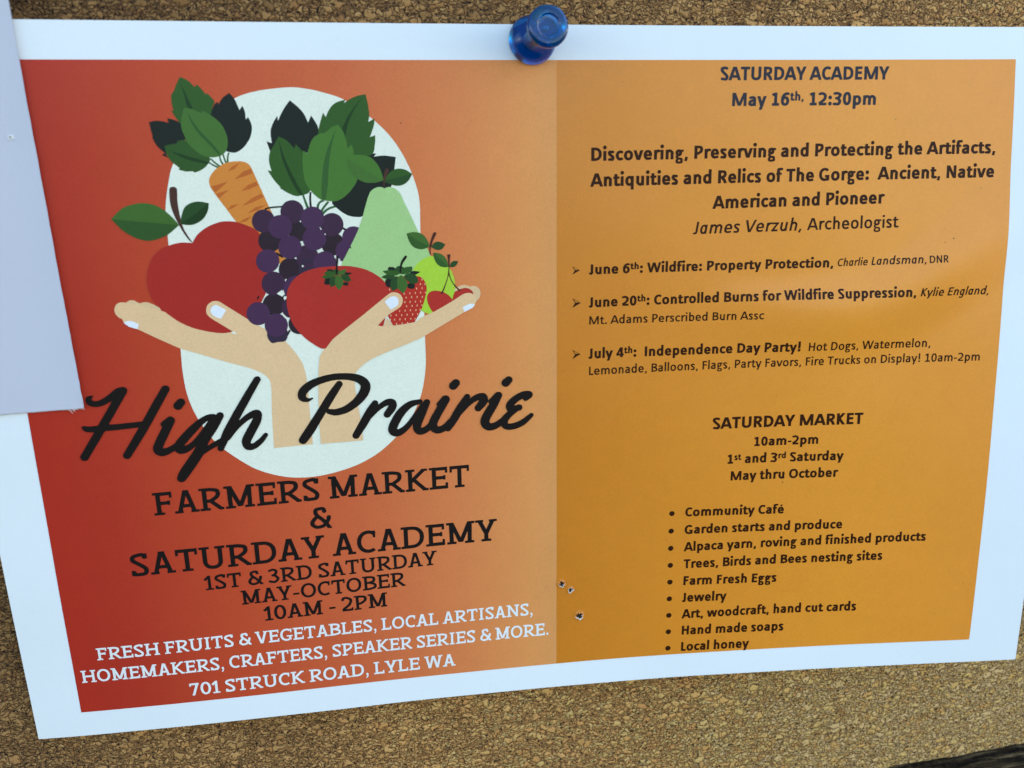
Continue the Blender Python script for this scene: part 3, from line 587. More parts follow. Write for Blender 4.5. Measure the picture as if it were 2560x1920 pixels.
["grape_bunch","grape",11,"grape_light",[70.41,40.23,70.37,40.56,70.27,40.89,70.13,41.2,69.94,41.48,69.71,41.73,69.44,41.94,69.15,42.1,68.83,42.22,68.5,42.28,68.17,42.29,67.84,42.25,67.52,42.16,67.22,42.01,66.94,41.82,66.7,41.59,66.5,41.33,66.35,41.03,66.24,40.71,66.18,40.38,66.17,40.05,66.22,39.71,66.32,39.39,66.46,39.09,66.65,38.81,66.88,38.56,67.15,38.35,67.44,38.19,67.75,38.08,68.08,38.01,68.41,38.0,68.74,38.04,69.06,38.13,69.36,38.27,69.63,38.46,69.87,38.68,70.07,38.95,70.23,39.24,70.34,39.56,70.4,39.89]],
["grape_bunch","grape",11,"grape_light",[66.27,42.3,66.22,42.65,66.12,42.98,65.97,43.29,65.78,43.58,65.54,43.84,65.27,44.05,64.97,44.22,64.65,44.34,64.32,44.4,63.98,44.41,63.64,44.37,63.32,44.27,63.01,44.13,62.74,43.93,62.5,43.69,62.29,43.42,62.14,43.12,62.03,42.79,61.97,42.45,61.97,42.11,62.02,41.77,62.12,41.44,62.27,41.13,62.46,40.84,62.7,40.59,62.97,40.38,63.26,40.21,63.58,40.09,63.91,40.03,64.25,40.01,64.59,40.05,64.91,40.15,65.21,40.29,65.49,40.48,65.73,40.72,65.94,40.99,66.09,41.29,66.21,41.62,66.26,41.96]],
["grape_bunch","grape",11,"grape_light",[55.9,41.47,55.85,41.81,55.75,42.14,55.6,42.45,55.4,42.73,55.17,42.98,54.9,43.19,54.6,43.36,54.29,43.47,53.96,43.54,53.63,43.55,53.3,43.51,52.99,43.41,52.7,43.27,52.43,43.08,52.2,42.84,52.01,42.57,51.86,42.28,51.76,41.96,51.71,41.62,51.71,41.28,51.77,40.95,51.87,40.62,52.02,40.32,52.21,40.03,52.45,39.79,52.71,39.58,53.0,39.41,53.32,39.3,53.64,39.23,53.97,39.22,54.29,39.26,54.61,39.35,54.9,39.49,55.17,39.68,55.4,39.91,55.6,40.18,55.75,40.48,55.85,40.8,55.9,41.13]],
["grape_bunch","grape",11,"grape_light",[60.81,46.8,60.75,47.17,60.65,47.53,60.49,47.86,60.28,48.17,60.02,48.44,59.73,48.67,59.41,48.85,59.07,48.98,58.72,49.04,58.36,49.05,58.0,49.0,57.66,48.9,57.34,48.74,57.05,48.53,56.8,48.27,56.58,47.98,56.42,47.65,56.31,47.3,56.25,46.94,56.25,46.57,56.31,46.2,56.42,45.85,56.58,45.51,56.79,45.21,57.04,44.94,57.33,44.71,57.64,44.54,57.98,44.41,58.33,44.34,58.69,44.33,59.04,44.38,59.38,44.48,59.7,44.64,60.0,44.84,60.25,45.1,60.46,45.39,60.63,45.71,60.74,46.06,60.8,46.43]],
["grape_bunch","grape",9,"grape_black",[56.35,49.71,56.3,50.04,56.2,50.36,56.05,50.67,55.86,50.95,55.64,51.19,55.37,51.4,55.09,51.56,54.78,51.67,54.46,51.73,54.14,51.74,53.82,51.69,53.51,51.59,53.22,51.45,52.96,51.25,52.74,51.02,52.55,50.75,52.41,50.46,52.31,50.14,52.26,49.81,52.26,49.47,52.31,49.14,52.41,48.82,52.56,48.52,52.75,48.24,52.97,48.0,53.23,47.8,53.52,47.64,53.83,47.53,54.14,47.47,54.46,47.46,54.78,47.5,55.09,47.59,55.37,47.74,55.63,47.93,55.86,48.16,56.05,48.42,56.2,48.72,56.3,49.04,56.35,49.37]],
["grape_bunch","grape",10,"grape_mid",[59.45,50.46,59.41,50.77,59.32,51.07,59.18,51.36,59.0,51.62,58.79,51.85,58.55,52.04,58.28,52.19,57.99,52.29,57.69,52.35,57.39,52.35,57.09,52.31,56.8,52.22,56.53,52.08,56.29,51.9,56.07,51.68,55.89,51.43,55.76,51.16,55.66,50.86,55.62,50.55,55.62,50.24,55.66,49.93,55.76,49.63,55.89,49.34,56.07,49.09,56.28,48.86,56.52,48.67,56.79,48.52,57.08,48.41,57.37,48.36,57.67,48.35,57.97,48.39,58.26,48.48,58.53,48.61,58.77,48.79,58.99,49.01,59.17,49.26,59.31,49.53,59.4,49.83,59.45,50.14]],
["grape_bunch","grape",9,"grape_black",[60.54,53.61,60.49,53.93,60.4,54.23,60.26,54.52,60.08,54.78,59.87,55.01,59.62,55.2,59.35,55.36,59.06,55.46,58.76,55.52,58.46,55.52,58.15,55.48,57.86,55.38,57.59,55.24,57.35,55.06,57.13,54.84,56.95,54.58,56.81,54.3,56.72,54.0,56.67,53.69,56.67,53.37,56.72,53.06,56.81,52.75,56.94,52.47,57.12,52.21,57.34,51.98,57.58,51.79,57.85,51.64,58.14,51.54,58.43,51.48,58.74,51.47,59.04,51.51,59.33,51.61,59.6,51.74,59.85,51.92,60.06,52.14,60.24,52.4,60.39,52.68,60.48,52.98,60.53,53.29]],
["grape_bunch","grape",10,"grape_blue",[56.43,55.39,56.38,55.71,56.29,56.01,56.15,56.3,55.97,56.56,55.76,56.79,55.52,56.98,55.24,57.13,54.96,57.23,54.66,57.29,54.35,57.29,54.06,57.25,53.77,57.15,53.5,57.01,53.26,56.83,53.04,56.6,52.87,56.35,52.73,56.07,52.64,55.77,52.59,55.45,52.6,55.14,52.64,54.82,52.74,54.52,52.87,54.24,53.05,53.98,53.26,53.75,53.51,53.56,53.78,53.41,54.06,53.31,54.36,53.25,54.66,53.25,54.96,53.29,55.24,53.38,55.51,53.52,55.76,53.7,55.97,53.92,56.15,54.18,56.29,54.46,56.38,54.76,56.43,55.07]],
["grape_bunch","grape",11,"grape_light",[53.41,51.25,53.36,51.6,53.25,51.93,53.1,52.24,52.91,52.53,52.67,52.78,52.4,52.99,52.11,53.15,51.79,53.26,51.47,53.32,51.14,53.33,50.81,53.28,50.5,53.18,50.21,53.03,49.94,52.83,49.71,52.59,49.52,52.32,49.38,52.01,49.28,51.69,49.23,51.35,49.23,51.0,49.29,50.66,49.39,50.33,49.54,50.02,49.74,49.74,49.97,49.49,50.23,49.28,50.53,49.12,50.84,49.01,51.16,48.95,51.49,48.94,51.81,48.98,52.13,49.08,52.42,49.23,52.68,49.42,52.92,49.66,53.11,49.94,53.26,50.24,53.36,50.57,53.41,50.91]],
["grape_bunch","grape",11,"grape_light",[56.54,53.65,56.49,54.0,56.38,54.34,56.23,54.65,56.04,54.94,55.8,55.19,55.53,55.4,55.23,55.57,54.91,55.68,54.58,55.74,54.25,55.75,53.92,55.7,53.61,55.6,53.31,55.44,53.04,55.24,52.81,55.0,52.61,54.72,52.46,54.41,52.36,54.08,52.31,53.73,52.31,53.39,52.37,53.04,52.47,52.71,52.62,52.4,52.82,52.11,53.05,51.86,53.32,51.65,53.61,51.49,53.93,51.37,54.26,51.31,54.59,51.3,54.92,51.35,55.23,51.45,55.53,51.6,55.8,51.8,56.03,52.04,56.23,52.32,56.38,52.63,56.48,52.96,56.54,53.3]],
["grape_bunch","glint",12,"egg",[60.05,34.31,60.22,34.22,60.33,34.43,60.15,34.51]],
["grape_bunch","glint",12,"egg",[63.67,35.83,63.84,35.74,63.93,35.94,63.77,36.02]],
["grape_bunch","glint",12,"egg",[64.35,36.8,64.53,36.7,64.64,36.91,64.46,36.99]],
["grape_bunch","glint",12,"egg",[58.71,41.0,58.94,40.88,59.06,41.14,58.84,41.25]],
["grape_bunch","glint",12,"egg",[59.83,42.53,60.1,42.38,60.25,42.7,59.98,42.83]],
["grape_bunch","glint",12,"egg",[55.17,43.05,55.48,42.88,55.66,43.26,55.34,43.4]],
["grape_bunch","glint",12,"egg",[56.67,44.91,56.85,44.82,56.95,45.03,56.77,45.11]],
["grape_bunch","glint",12,"egg",[63.02,39.8,63.43,39.58,63.66,40.06,63.26,40.24]],
["grape_bunch","glint",12,"egg",[65.87,41.09,66.15,40.94,66.3,41.27,66.03,41.39]],
["grape_bunch","glint",12,"egg",[66.59,41.57,66.82,41.45,66.95,41.72,66.72,41.82]],
["grape_bunch","glint",12,"egg",[60.14,38.47,60.35,38.36,60.46,38.6,60.26,38.69]],
["grape_bunch","glint",12,"egg",[54.96,47.54,55.99,46.89,56.18,47.6,55.83,48.1]],
["grape_bunch","glint",12,"egg",[56.13,48.3,56.42,48.0,56.68,48.49,56.36,48.81]],
["grape_bunch","glint",12,"egg",[55.41,51.31,55.66,51.44,56.38,52.29,56.19,52.38]],
["left_hand","fingers",4,"skin_shade",[28.49,47.91,28.74,47.57,29.14,47.38,29.52,47.34,29.9,47.42,30.33,47.69,30.69,47.95,30.83,47.97,30.95,47.96,31.37,47.87,31.9,47.83,32.28,47.93,32.67,48.09,33.05,48.31,33.85,48.82,34.19,49.14,34.3,49.46,34.19,49.71,33.98,50.01,33.68,50.32,33.32,50.59,32.95,50.78,32.59,50.85,32.28,50.81,31.91,50.73,31.07,50.44,30.18,50.06,29.39,49.66,28.83,49.32,28.61,49.03,28.5,48.64,28.47,48.23]],
["left_hand","palm",5,"skin",[26.43,48.81,26.6,48.34,26.87,47.95,27.25,47.72,27.67,47.63,28.03,47.65,28.43,47.74,30.79,48.34,31.48,48.55,32.88,49.04,35.69,50.11,37.29,50.75,40.33,52.1,41.34,52.53,42.8,53.1,44.3,53.63,45.77,54.11,46.68,54.37,47.07,54.45,47.85,54.58,49.43,54.77,50.22,54.91,50.6,55.01,51.11,55.16,52.29,55.57,56.03,57.02,56.53,57.59,56.8,57.95,57.25,58.62,57.75,59.41,57.97,59.8,58.19,60.24,58.86,61.76,58.8,61.49,58.61,60.86,58.33,60.02,58.9,61.98,59.08,62.84,59.2,63.69,59.3,64.58,59.38,66.02,59.46,72.58,59.59,77.78,52.12,77.97,52.22,73.18,52.28,70.98,52.55,66.39,52.57,65.55,52.56,65.13,52.52,64.71,52.43,64.31,52.27,63.93,52.05,63.58,51.76,63.24,51.43,62.93,51.08,62.65,50.45,62.24,49.72,61.85,48.97,61.51,47.9,61.09,44.92,60.04,40.25,58.17,38.07,57.35,37.0,56.9,36.32,56.55,35.62,56.17,33.16,54.74,29.88,52.74,29.53,52.55,28.42,52.02,28.11,51.85,27.87,51.68,27.65,51.2,27.51,50.72,27.26,50.56,27.0,50.41,26.72,50.11,26.49,49.73,26.4,49.28]],
["left_hand","nail",6,"nail",[27.7,51.39,28.02,51.23,28.45,51.1,28.86,51.15,29.28,51.3,29.62,51.47,30.21,51.82,29.93,52.78,28.84,52.36,28.49,52.18,28.17,51.92]],
["left_hand","thumb",10,"skin",[42.14,49.92,42.24,49.45,42.45,49.0,42.83,48.64,43.3,48.4,43.64,48.31,44.01,48.3,44.36,48.36,44.65,48.51,44.94,48.71,45.53,49.18,48.7,51.58,49.73,52.33,52.48,54.26,56.09,57.0,55.91,57.19,55.39,57.81,55.07,58.15,54.72,58.45,54.35,58.66,53.97,58.73,53.55,58.69,53.04,58.58,52.48,58.42,51.87,58.22,50.64,57.75,50.05,57.5,49.03,57.02,48.64,56.8,48.3,56.53,48.0,56.16,47.74,55.74,47.19,54.74,46.01,53.85,43.34,51.86,42.84,51.47,42.47,51.09,42.21,50.68,42.12,50.31]],
["left_hand","nail",12,"nail",[42.87,50.15,42.97,49.7,43.21,49.33,43.56,49.09,43.95,49.05,44.25,49.2,44.64,49.44,45.66,50.13,44.6,51.67,43.79,51.36,43.4,51.12,43.15,50.83,42.96,50.48]],
["left_hand","palm_gap",11,"egg",[46.05,54.36,46.7,54.21,47.23,54.71,46.83,54.76]],
["apple","fruit",8,"apple",[40.92,37.5,41.5,36.62,41.77,36.26,42.05,35.96,42.31,35.73,42.9,35.27,43.56,34.87,43.89,34.69,44.63,34.37,45.42,34.1,45.82,33.99,46.21,33.92,46.58,33.87,46.96,33.85,47.72,33.87,48.46,33.97,48.81,34.04,49.51,34.26,50.18,34.53,51.21,35.0,51.55,35.18,51.88,35.4,52.18,35.64,52.42,35.9,52.66,36.18,53.09,36.83,53.28,37.17,53.44,37.52,53.84,38.54,54.07,39.31,54.16,39.7,54.23,40.1,54.28,40.49,54.3,40.84,54.3,41.56,54.22,42.7,54.12,43.46,53.99,44.2,53.69,45.41,53.29,46.6,52.82,47.71,52.42,48.43,52.21,48.79,51.74,49.47,50.97,50.44,50.7,50.76,50.12,51.38,49.2,52.26,48.62,52.77,47.94,53.33,47.23,53.83,46.87,54.04,46.52,54.2,46.17,54.31,45.81,54.38,45.44,54.42,45.08,54.44,44.35,54.41,43.63,54.31,42.47,54.06,40.68,53.56,39.66,53.19,38.65,52.71,37.65,52.12,37.01,51.68,36.73,51.46,35.84,50.69,34.54,49.43,34.05,48.92,33.6,48.39,33.41,48.11,33.22,47.75,33.04,47.39,32.9,47.01,32.78,46.62,32.68,46.22,32.61,45.85,32.51,45.03,32.47,44.21,32.48,43.83,32.52,43.43,32.58,43.03,32.77,42.24,32.9,41.86,33.2,41.13,33.57,40.4,33.77,40.05,33.98,39.74,34.24,39.42,34.54,39.12,34.85,38.84,35.48,38.37,35.86,38.16,36.26,37.99,37.08,37.73,37.82,37.54,38.21,37.46,38.99,37.36,39.41,37.36,39.85,37.39]],
["apple","stem",9,"stem",[38.04,27.79,38.29,27.54,38.66,27.47,39.02,27.56,39.26,27.82,39.28,28.08,39.27,28.41,39.16,29.62,39.15,30.0,39.17,30.73,39.27,32.28,39.46,33.83,39.63,34.6,39.75,34.98,39.87,35.3,40.21,36.02,41.0,37.5,40.72,37.29,40.4,36.97,40.09,36.46,39.72,35.81,39.39,35.14,38.96,34.17,38.55,33.13,38.33,32.42,38.12,31.66,38.03,31.27,37.92,30.49,37.9,30.1,37.9,29.23,37.95,28.39]],
["apple","leaf",9,"leaf_mid2",[27.84,32.77,28.84,31.78,29.48,31.22,29.78,31.01,30.11,30.83,30.46,30.68,30.82,30.55,31.52,30.37,32.18,30.23,32.52,30.18,33.19,30.15,33.83,30.21,34.5,30.34,34.84,30.44,35.47,30.67,35.81,30.85,36.13,31.06,36.45,31.28,37.03,31.78,37.55,32.31,38.24,33.14,38.53,33.54,39.01,34.23,37.91,35.13,37.24,35.65,36.94,35.84,36.6,36.03,36.24,36.2,35.52,36.47,34.83,36.66,34.49,36.74,34.14,36.8,33.8,36.83,33.46,36.82,33.14,36.78,32.81,36.71,32.48,36.62,31.82,36.38,31.2,36.09,30.9,35.91,30.32,35.52,29.8,35.12,29.29,34.62,28.62,33.84,28.4,33.56]],
["apple","leaf_half",10,"leaf_light3",[27.84,32.77,28.84,31.78,29.48,31.22,29.78,31.01,30.11,30.83,30.46,30.68,30.82,30.55,31.52,30.37,32.18,30.23,32.52,30.18,33.19,30.15,33.83,30.21,34.5,30.34,34.84,30.44,35.47,30.67,35.81,30.85,36.13,31.06,36.45,31.28,37.03,31.78,37.55,32.31,38.24,33.14,38.53,33.54,39.01,34.23,35.8,33.81,30.89,33.21]],
["apple","leaf",9,"rib_dark",[39.24,34.07,39.45,33.04,39.56,32.66,39.88,31.83,40.08,31.43,40.31,31.09,40.58,30.84,40.9,30.63,41.24,30.47,41.57,30.34,41.91,30.26,42.26,30.21,42.6,30.2,42.95,30.21,43.34,30.27,44.42,30.53,44.33,31.15,44.24,31.56,44.12,31.93,43.94,32.29,43.71,32.66,43.45,33.01,43.16,33.32,42.83,33.59,42.45,33.82,42.07,34.01,41.71,34.16,41.31,34.26,40.9,34.3,40.5,34.29,40.04,34.23]],
["apple","leaf_half",10,"leaf_deep",[39.24,34.07,39.45,33.04,39.56,32.66,39.88,31.83,40.08,31.43,40.31,31.09,40.58,30.84,40.9,30.63,41.24,30.47,41.57,30.34,41.91,30.26,42.26,30.21,42.6,30.2,42.95,30.21,43.34,30.27,44.42,30.53,42.95,31.62,41.88,32.39,40.78,33.1]],
["pear","fruit",12,"pear",[75.85,28.83,76.22,28.69,76.7,28.58,77.06,28.63,77.44,28.75,77.8,28.93,78.15,29.21,78.49,29.57,78.78,29.96,78.95,30.31,79.37,31.46,80.41,33.72,81.71,36.76,83.06,39.43,83.42,40.22,84.0,41.76,84.26,42.54,84.37,42.93,84.54,43.71,84.58,44.1,84.59,44.49,84.54,45.29,84.4,46.12,84.29,46.53,84.03,47.32,83.87,47.68,83.69,48.01,83.49,48.32,83.25,48.62,82.98,48.9,82.67,49.16,82.35,49.39,82.01,49.6,81.65,49.77,81.28,49.92,80.9,50.04,80.52,50.12,80.06,50.19,78.98,50.29,77.77,50.32,77.15,50.29,76.53,50.23,75.92,50.13,75.33,50.0,74.78,49.82,74.14,49.55,73.45,49.21,72.73,48.8,72.01,48.36,71.29,47.88,69.93,46.91,69.33,46.45,68.38,45.65,68.09,45.33,67.83,44.94,67.61,44.53,67.43,44.09,67.3,43.67,67.2,43.27,67.14,42.93,67.19,42.49,67.39,42.07,67.89,41.26,69.93,37.61,70.5,36.51,70.83,35.79,71.11,35.06,71.64,33.6,72.52,30.87,72.85,30.05,73.04,29.66,73.24,29.34,73.52,29.07,73.86,28.86,74.19,28.7,74.66,28.56,75.12,28.54,75.54,28.68]],
["pear","stem",13,"stem",[76.06,25.52,76.25,25.3,76.48,25.2,76.71,25.31,76.84,25.53,76.72,25.89,76.32,26.79,76.05,27.51,75.95,27.87,75.87,28.32,75.78,29.11,75.66,28.32,75.62,27.86,75.64,27.43,75.7,27.0,75.85,26.2,75.95,25.82]],
["pear","leaf",13,"leaf_light",[69.19,23.21,70.19,22.81,70.58,22.71,70.94,22.67,71.3,22.66,71.67,22.69,72.4,22.79,72.77,22.87,73.13,22.97,73.46,23.12,73.76,23.32,74.03,23.57,74.28,23.84,74.51,24.13,74.75,24.48,74.97,24.86,75.18,25.27,75.35,25.68,75.49,26.13,75.74,27.36,74.86,27.63,74.33,27.74,73.61,27.78,73.22,27.77,72.85,27.74,72.5,27.69,72.11,27.58,71.74,27.42,71.39,27.23,71.07,27.02,70.77,26.77,70.5,26.5,70.25,26.21,70.04,25.91,69.81,25.51,69.62,25.08,69.47,24.64,69.38,24.26]],
["pear","leaf_half",14,"leaf_light2",[69.19,23.21,70.19,22.81,70.58,22.71,70.94,22.67,71.3,22.66,71.67,22.69,72.4,22.79,72.77,22.87,73.13,22.97,73.46,23.12,73.76,23.32,74.03,23.57,74.28,23.84,74.51,24.13,74.75,24.48,74.97,24.86,75.18,25.27,75.35,25.68,75.49,26.13,75.74,27.36,74.4,26.59,73.46,26.01,71.55,24.78]],
["pear","leaf",13,"leaf_deep",[75.9,27.69,76.2,26.99,76.42,26.61,76.69,26.26,77.02,25.91,77.38,25.64,77.8,25.46,78.25,25.35,78.7,25.31,79.13,25.34,79.57,25.45,79.98,25.61,80.41,25.85,81.11,26.36,80.53,27.32,80.28,27.62,79.93,27.92,79.54,28.16,79.13,28.32,78.7,28.41,78.25,28.42,77.82,28.38,77.44,28.28,76.72,27.98]],
["pear","leaf_half",14,"leaf_mid",[76.01,27.33,76.22,26.94,76.52,26.47,76.76,26.17,77.05,25.88,77.38,25.64,77.79,25.47,78.24,25.35,78.7,25.31,79.13,25.34,79.57,25.45,79.98,25.61,80.41,25.85,81.11,26.36,78.63,26.85]],
["lime","fruit",13,"lime",[83.91,41.81,84.31,41.81,84.7,41.87,85.09,41.98,85.47,42.14,85.82,42.33,86.13,42.54,86.43,42.79,86.73,43.08,87.02,43.39,87.28,43.71,87.52,44.04,87.72,44.38,87.91,44.74,88.07,45.11,88.21,45.49,88.43,46.21,88.51,46.6,88.56,47.0,88.59,47.4,88.57,48.17,88.51,48.62,88.42,49.06,88.29,49.5,88.13,49.92,87.8,50.64,87.59,51.0,87.36,51.34,87.1,51.64,86.82,51.9,86.49,52.15,86.14,52.39,85.78,52.61,85.43,52.79,85.1,52.92,84.67,53.02,84.21,53.04,83.76,53.01,83.34,52.93,82.92,52.81,82.52,52.64,82.14,52.43,81.8,52.15,81.56,51.89,81.32,51.58,81.08,51.24,80.86,50.88,80.67,50.5,80.52,50.12,80.43,49.75,80.36,49.34,80.31,48.92,80.26,48.05,80.26,46.32,80.32,45.45,80.37,45.04,80.45,44.65,80.56,44.31,80.75,43.91,81.0,43.55,81.3,43.21,81.63,42.91,81.96,42.65,82.32,42.4,82.71,42.19,83.11,42.01,83.52,41.88]],
["lime","stem",14,"stem_red",[84.72,37.38,84.88,37.27,85.06,37.25,85.21,37.37,85.27,37.54,85.11,37.88,84.63,38.75,84.34,39.52,84.12,40.24,84.05,40.62,84.07,41.12,84.12,41.53,83.86,41.47,83.83,40.69,83.84,40.24,83.88,39.85,83.94,39.48,84.04,39.11,84.18,38.68,84.56,37.71]],
["lime","leaf",14,"leaf_mid",[79.59,37.33,80.05,37.2,80.64,37.09,81.04,37.09,81.47,37.14,81.87,37.23,82.24,37.38,82.59,37.59,82.89,37.83,83.14,38.12,83.35,38.45,83.52,38.8,83.67,39.21,83.87,39.95,83.19,40.26,82.8,40.38,82.27,40.42,81.75,40.34,81.39,40.22,81.04,40.05,80.72,39.83,80.45,39.52,80.2,39.15,80.01,38.76,79.83,38.26]],
["lime","leaf_half",15,"leaf_light3",[79.59,37.33,80.05,37.2,80.64,37.09,81.04,37.09,81.47,37.14,81.87,37.23,82.24,37.38,82.59,37.59,82.89,37.83,83.14,38.12,83.35,38.45,83.52,38.8,83.67,39.21,83.87,39.95,82.5,39.19,81.72,38.73,80.93,38.23]],
["lime","leaf",14,"leaf_deep",[84.2,40.01,84.43,39.68,84.75,39.32,85.07,39.14,85.43,39.06,85.81,39.11,86.19,39.24,86.59,39.45,86.9,39.64,86.67,40.02,86.35,40.43,86.03,40.61,85.66,40.69,85.28,40.65,84.9,40.52,84.5,40.25]],
["right_hand","fingers",14,"skin_shade",[88.46,48.56,88.57,48.23,88.95,48.0,89.36,47.82,89.74,47.7,90.16,47.64,90.55,47.64,91.52,47.96,91.97,47.92,92.41,47.91,92.89,48.14,93.29,48.5,93.51,48.93,93.57,49.4,93.47,49.97,93.25,50.47,92.94,50.78,92.55,50.93,91.72,51.03,91.21,51.04,90.71,50.98,90.27,50.82,89.96,50.59,89.64,50.28,89.32,49.92,89.02,49.53,88.76,49.16,88.57,48.82]],
["cherry_pair","fruit",15,"cherry",[83.01,50.05,83.04,49.63,83.17,49.22,83.38,48.9,83.68,48.67,84.06,48.53,84.46,48.46,84.82,48.47,85.22,48.52,85.63,48.62,86.01,48.73,86.46,48.93,86.89,49.19,87.26,49.48,87.59,49.83,87.87,50.22,88.01,50.6,87.96,50.98,87.76,51.35,87.49,51.66,87.17,51.92,86.76,52.17,86.32,52.4,85.89,52.57,85.49,52.7,85.07,52.8,84.66,52.84,84.32,52.78,83.97,52.51,83.7,52.1,83.48,51.65,83.31,51.27,83.17,50.85,83.06,50.43]],
["cherry_pair","fruit",15,"cherry",[88.05,50.51,88.08,50.08,88.16,49.58,88.35,49.14,88.67,48.83,89.1,48.59,89.54,48.42,90.01,48.29,90.49,48.23,90.93,48.25,91.45,48.48,91.86,48.83,92.08,49.16,92.12,49.53,91.87,49.92,91.47,50.29,90.84,50.8,90.46,51.04,90.06,51.2,89.61,51.26,89.1,51.25,88.64,51.19,88.29,51.11,88.09,50.86]],
["cherry_pair","stem",16,"stem_red",[87.23,41.56,87.85,41.59,87.68,42.68,87.64,43.11,87.56,44.94,87.6,45.38,87.69,45.82,87.82,46.25,88.0,46.66,88.21,47.05,88.47,47.42,88.75,47.77,89.08,48.11,89.7,48.65,89.4,48.86,88.62,47.98,88.36,47.65,88.11,47.25,87.71,46.45,87.54,45.96,87.43,45.57,87.02,46.81,86.66,47.79,86.49,48.24,86.02,49.25,85.73,49.04,86.17,48.3,86.4,47.85,86.74,47.05,87.04,46.23,87.16,45.77,87.32,44.88,87.38,44.41,87.4,43.92,87.39,43.52,87.34,42.67]],
["cherry_pair","leaf",16,"leaf_mid",[84.54,41.12,84.99,41.16,85.55,41.26,86.05,41.46,86.5,41.77,86.75,42.06,86.96,42.4,87.14,42.76,87.28,43.19,87.44,43.97,87.12,44.02,86.71,44.04,86.24,43.97,85.75,43.8,85.34,43.48,85.01,43.05,84.77,42.52,84.61,41.98,84.56,41.5]],
["cherry_pair","leaf_half",17,"leaf_light3",[84.54,41.12,84.99,41.16,85.55,41.26,86.05,41.46,86.5,41.77,86.75,42.06,86.96,42.4,87.14,42.76,87.28,43.19,87.44,43.97,85.89,42.51]],
["cherry_pair","leaf",16,"leaf_deep",[87.59,43.98,87.71,43.65,87.9,43.27,88.17,43.01,88.5,42.86,88.93,42.9,89.29,42.99,89.16,43.32,88.96,43.7,88.69,43.93,88.36,44.06,87.94,44.04]],
["strawberry","fruit",14,"strawberry",[80.7,45.47,81.1,45.48,81.5,45.52,81.85,45.62,82.27,45.92,82.6,46.33,82.79,46.68,82.94,47.09,83.04,47.52,83.06,47.96,83.01,48.42,82.85,49.21,82.49,50.42,82.23,51.19,82.04,51.64,81.83,52.07,81.39,52.92,81.14,53.34,80.46,54.45,78.41,54.73,76.31,54.89,75.76,53.85,75.56,53.41,75.4,52.98,75.11,51.88,74.94,51.04,74.82,50.21,74.78,49.82,74.69,48.5,74.69,48.06,74.72,47.65,74.79,47.26,74.91,46.93,75.12,46.58,75.4,46.28,75.73,46.01,76.1,45.78,76.48,45.61,76.88,45.48,77.2,45.42,77.57,45.39,78.4,45.37]],
["strawberry","seed",15,"seed",[82.08,46.25,82.1,46.12,82.14,46.02,82.2,46.01,82.26,46.04,82.29,46.12,82.29,46.22,82.25,46.35,82.19,46.43,82.12,46.36]],
["strawberry","seed",15,"seed",[81.76,47.1,81.78,46.98,81.82,46.87,81.88,46.86,81.94,46.9,81.97,46.98,81.97,47.08,81.93,47.2,81.87,47.28,81.8,47.22]],
["strawberry","seed",15,"seed",[82.62,47.15,82.64,47.02,82.69,46.92,82.75,46.91,82.81,46.94,82.84,47.02,82.84,47.12,82.79,47.24,82.73,47.33,82.67,47.26]],
["strawberry","seed",15,"seed",[80.99,47.94,81.01,47.81,81.06,47.71,81.12,47.7,81.17,47.74,81.2,47.81,81.21,47.91,81.16,48.04,81.1,48.12,81.04,48.06]],
["strawberry","seed",15,"seed",[82.06,47.9,82.08,47.77,82.12,47.66,82.18,47.65,82.24,47.69,82.27,47.77,82.27,47.87,82.23,47.99,82.17,48.08,82.1,48.01]],
["strawberry","seed",15,"seed",[82.7,48.8,82.72,48.68,82.77,48.57,82.83,48.56,82.88,48.6,82.91,48.68,82.91,48.78,82.87,48.9,82.81,48.98,82.74,48.92]],
["strawberry","seed",15,"seed",[78.55,48.79,78.57,48.66,78.62,48.56,78.68,48.55,78.73,48.59,78.76,48.66,78.77,48.76,78.72,48.89,78.66,48.97,78.6,48.91]],
["strawberry","seed",15,"seed",[79.65,48.79,79.67,48.66,79.72,48.56,79.77,48.55,79.83,48.58,79.86,48.66,79.86,48.76,79.82,48.89,79.76,48.97,79.69,48.91]],
["strawberry","seed",15,"seed",[80.71,48.76,80.73,48.63,80.78,48.53,80.84,48.52,80.89,48.56,80.92,48.64,80.92,48.73,80.88,48.86,80.82,48.94,80.75,48.88]],
["strawberry","seed",15,"seed",[81.73,48.77,81.75,48.65,81.8,48.54,81.86,48.53,81.92,48.57,81.94,48.65,81.95,48.75,81.9,48.87,81.84,48.96,81.78,48.89]],
["strawberry","seed",15,"seed",[78.91,49.59,78.92,49.46,78.97,49.36,79.03,49.35,79.09,49.38,79.12,49.46,79.12,49.56,79.07,49.69,79.01,49.77,78.95,49.71]],
["strawberry","seed",15,"seed",[79.97,49.54,79.99,49.42,80.03,49.31,80.09,49.3,80.15,49.34,80.18,49.42,80.18,49.52,80.14,49.64,80.07,49.73,80.01,49.66]],
["strawberry","seed",15,"seed",[81.03,49.56,81.05,49.43,81.09,49.33,81.15,49.32,81.21,49.35,81.24,49.43,81.24,49.53,81.2,49.66,81.14,49.74,81.07,49.68]],
["strawberry","seed",15,"seed",[82.03,49.61,82.05,49.48,82.1,49.38,82.16,49.37,82.21,49.4,82.24,49.48,82.25,49.58,82.2,49.71,82.14,49.79,82.08,49.73]],
["strawberry","seed",15,"seed",[78.64,50.45,78.66,50.32,78.71,50.22,78.76,50.21,78.82,50.25,78.85,50.33,78.85,50.42,78.81,50.55,78.75,50.63,78.68,50.57]],
["strawberry","seed",15,"seed",[79.64,50.47,79.66,50.34,79.71,50.23,79.77,50.22,79.82,50.26,79.85,50.34,79.85,50.44,79.81,50.56,79.75,50.65,79.68,50.58]],
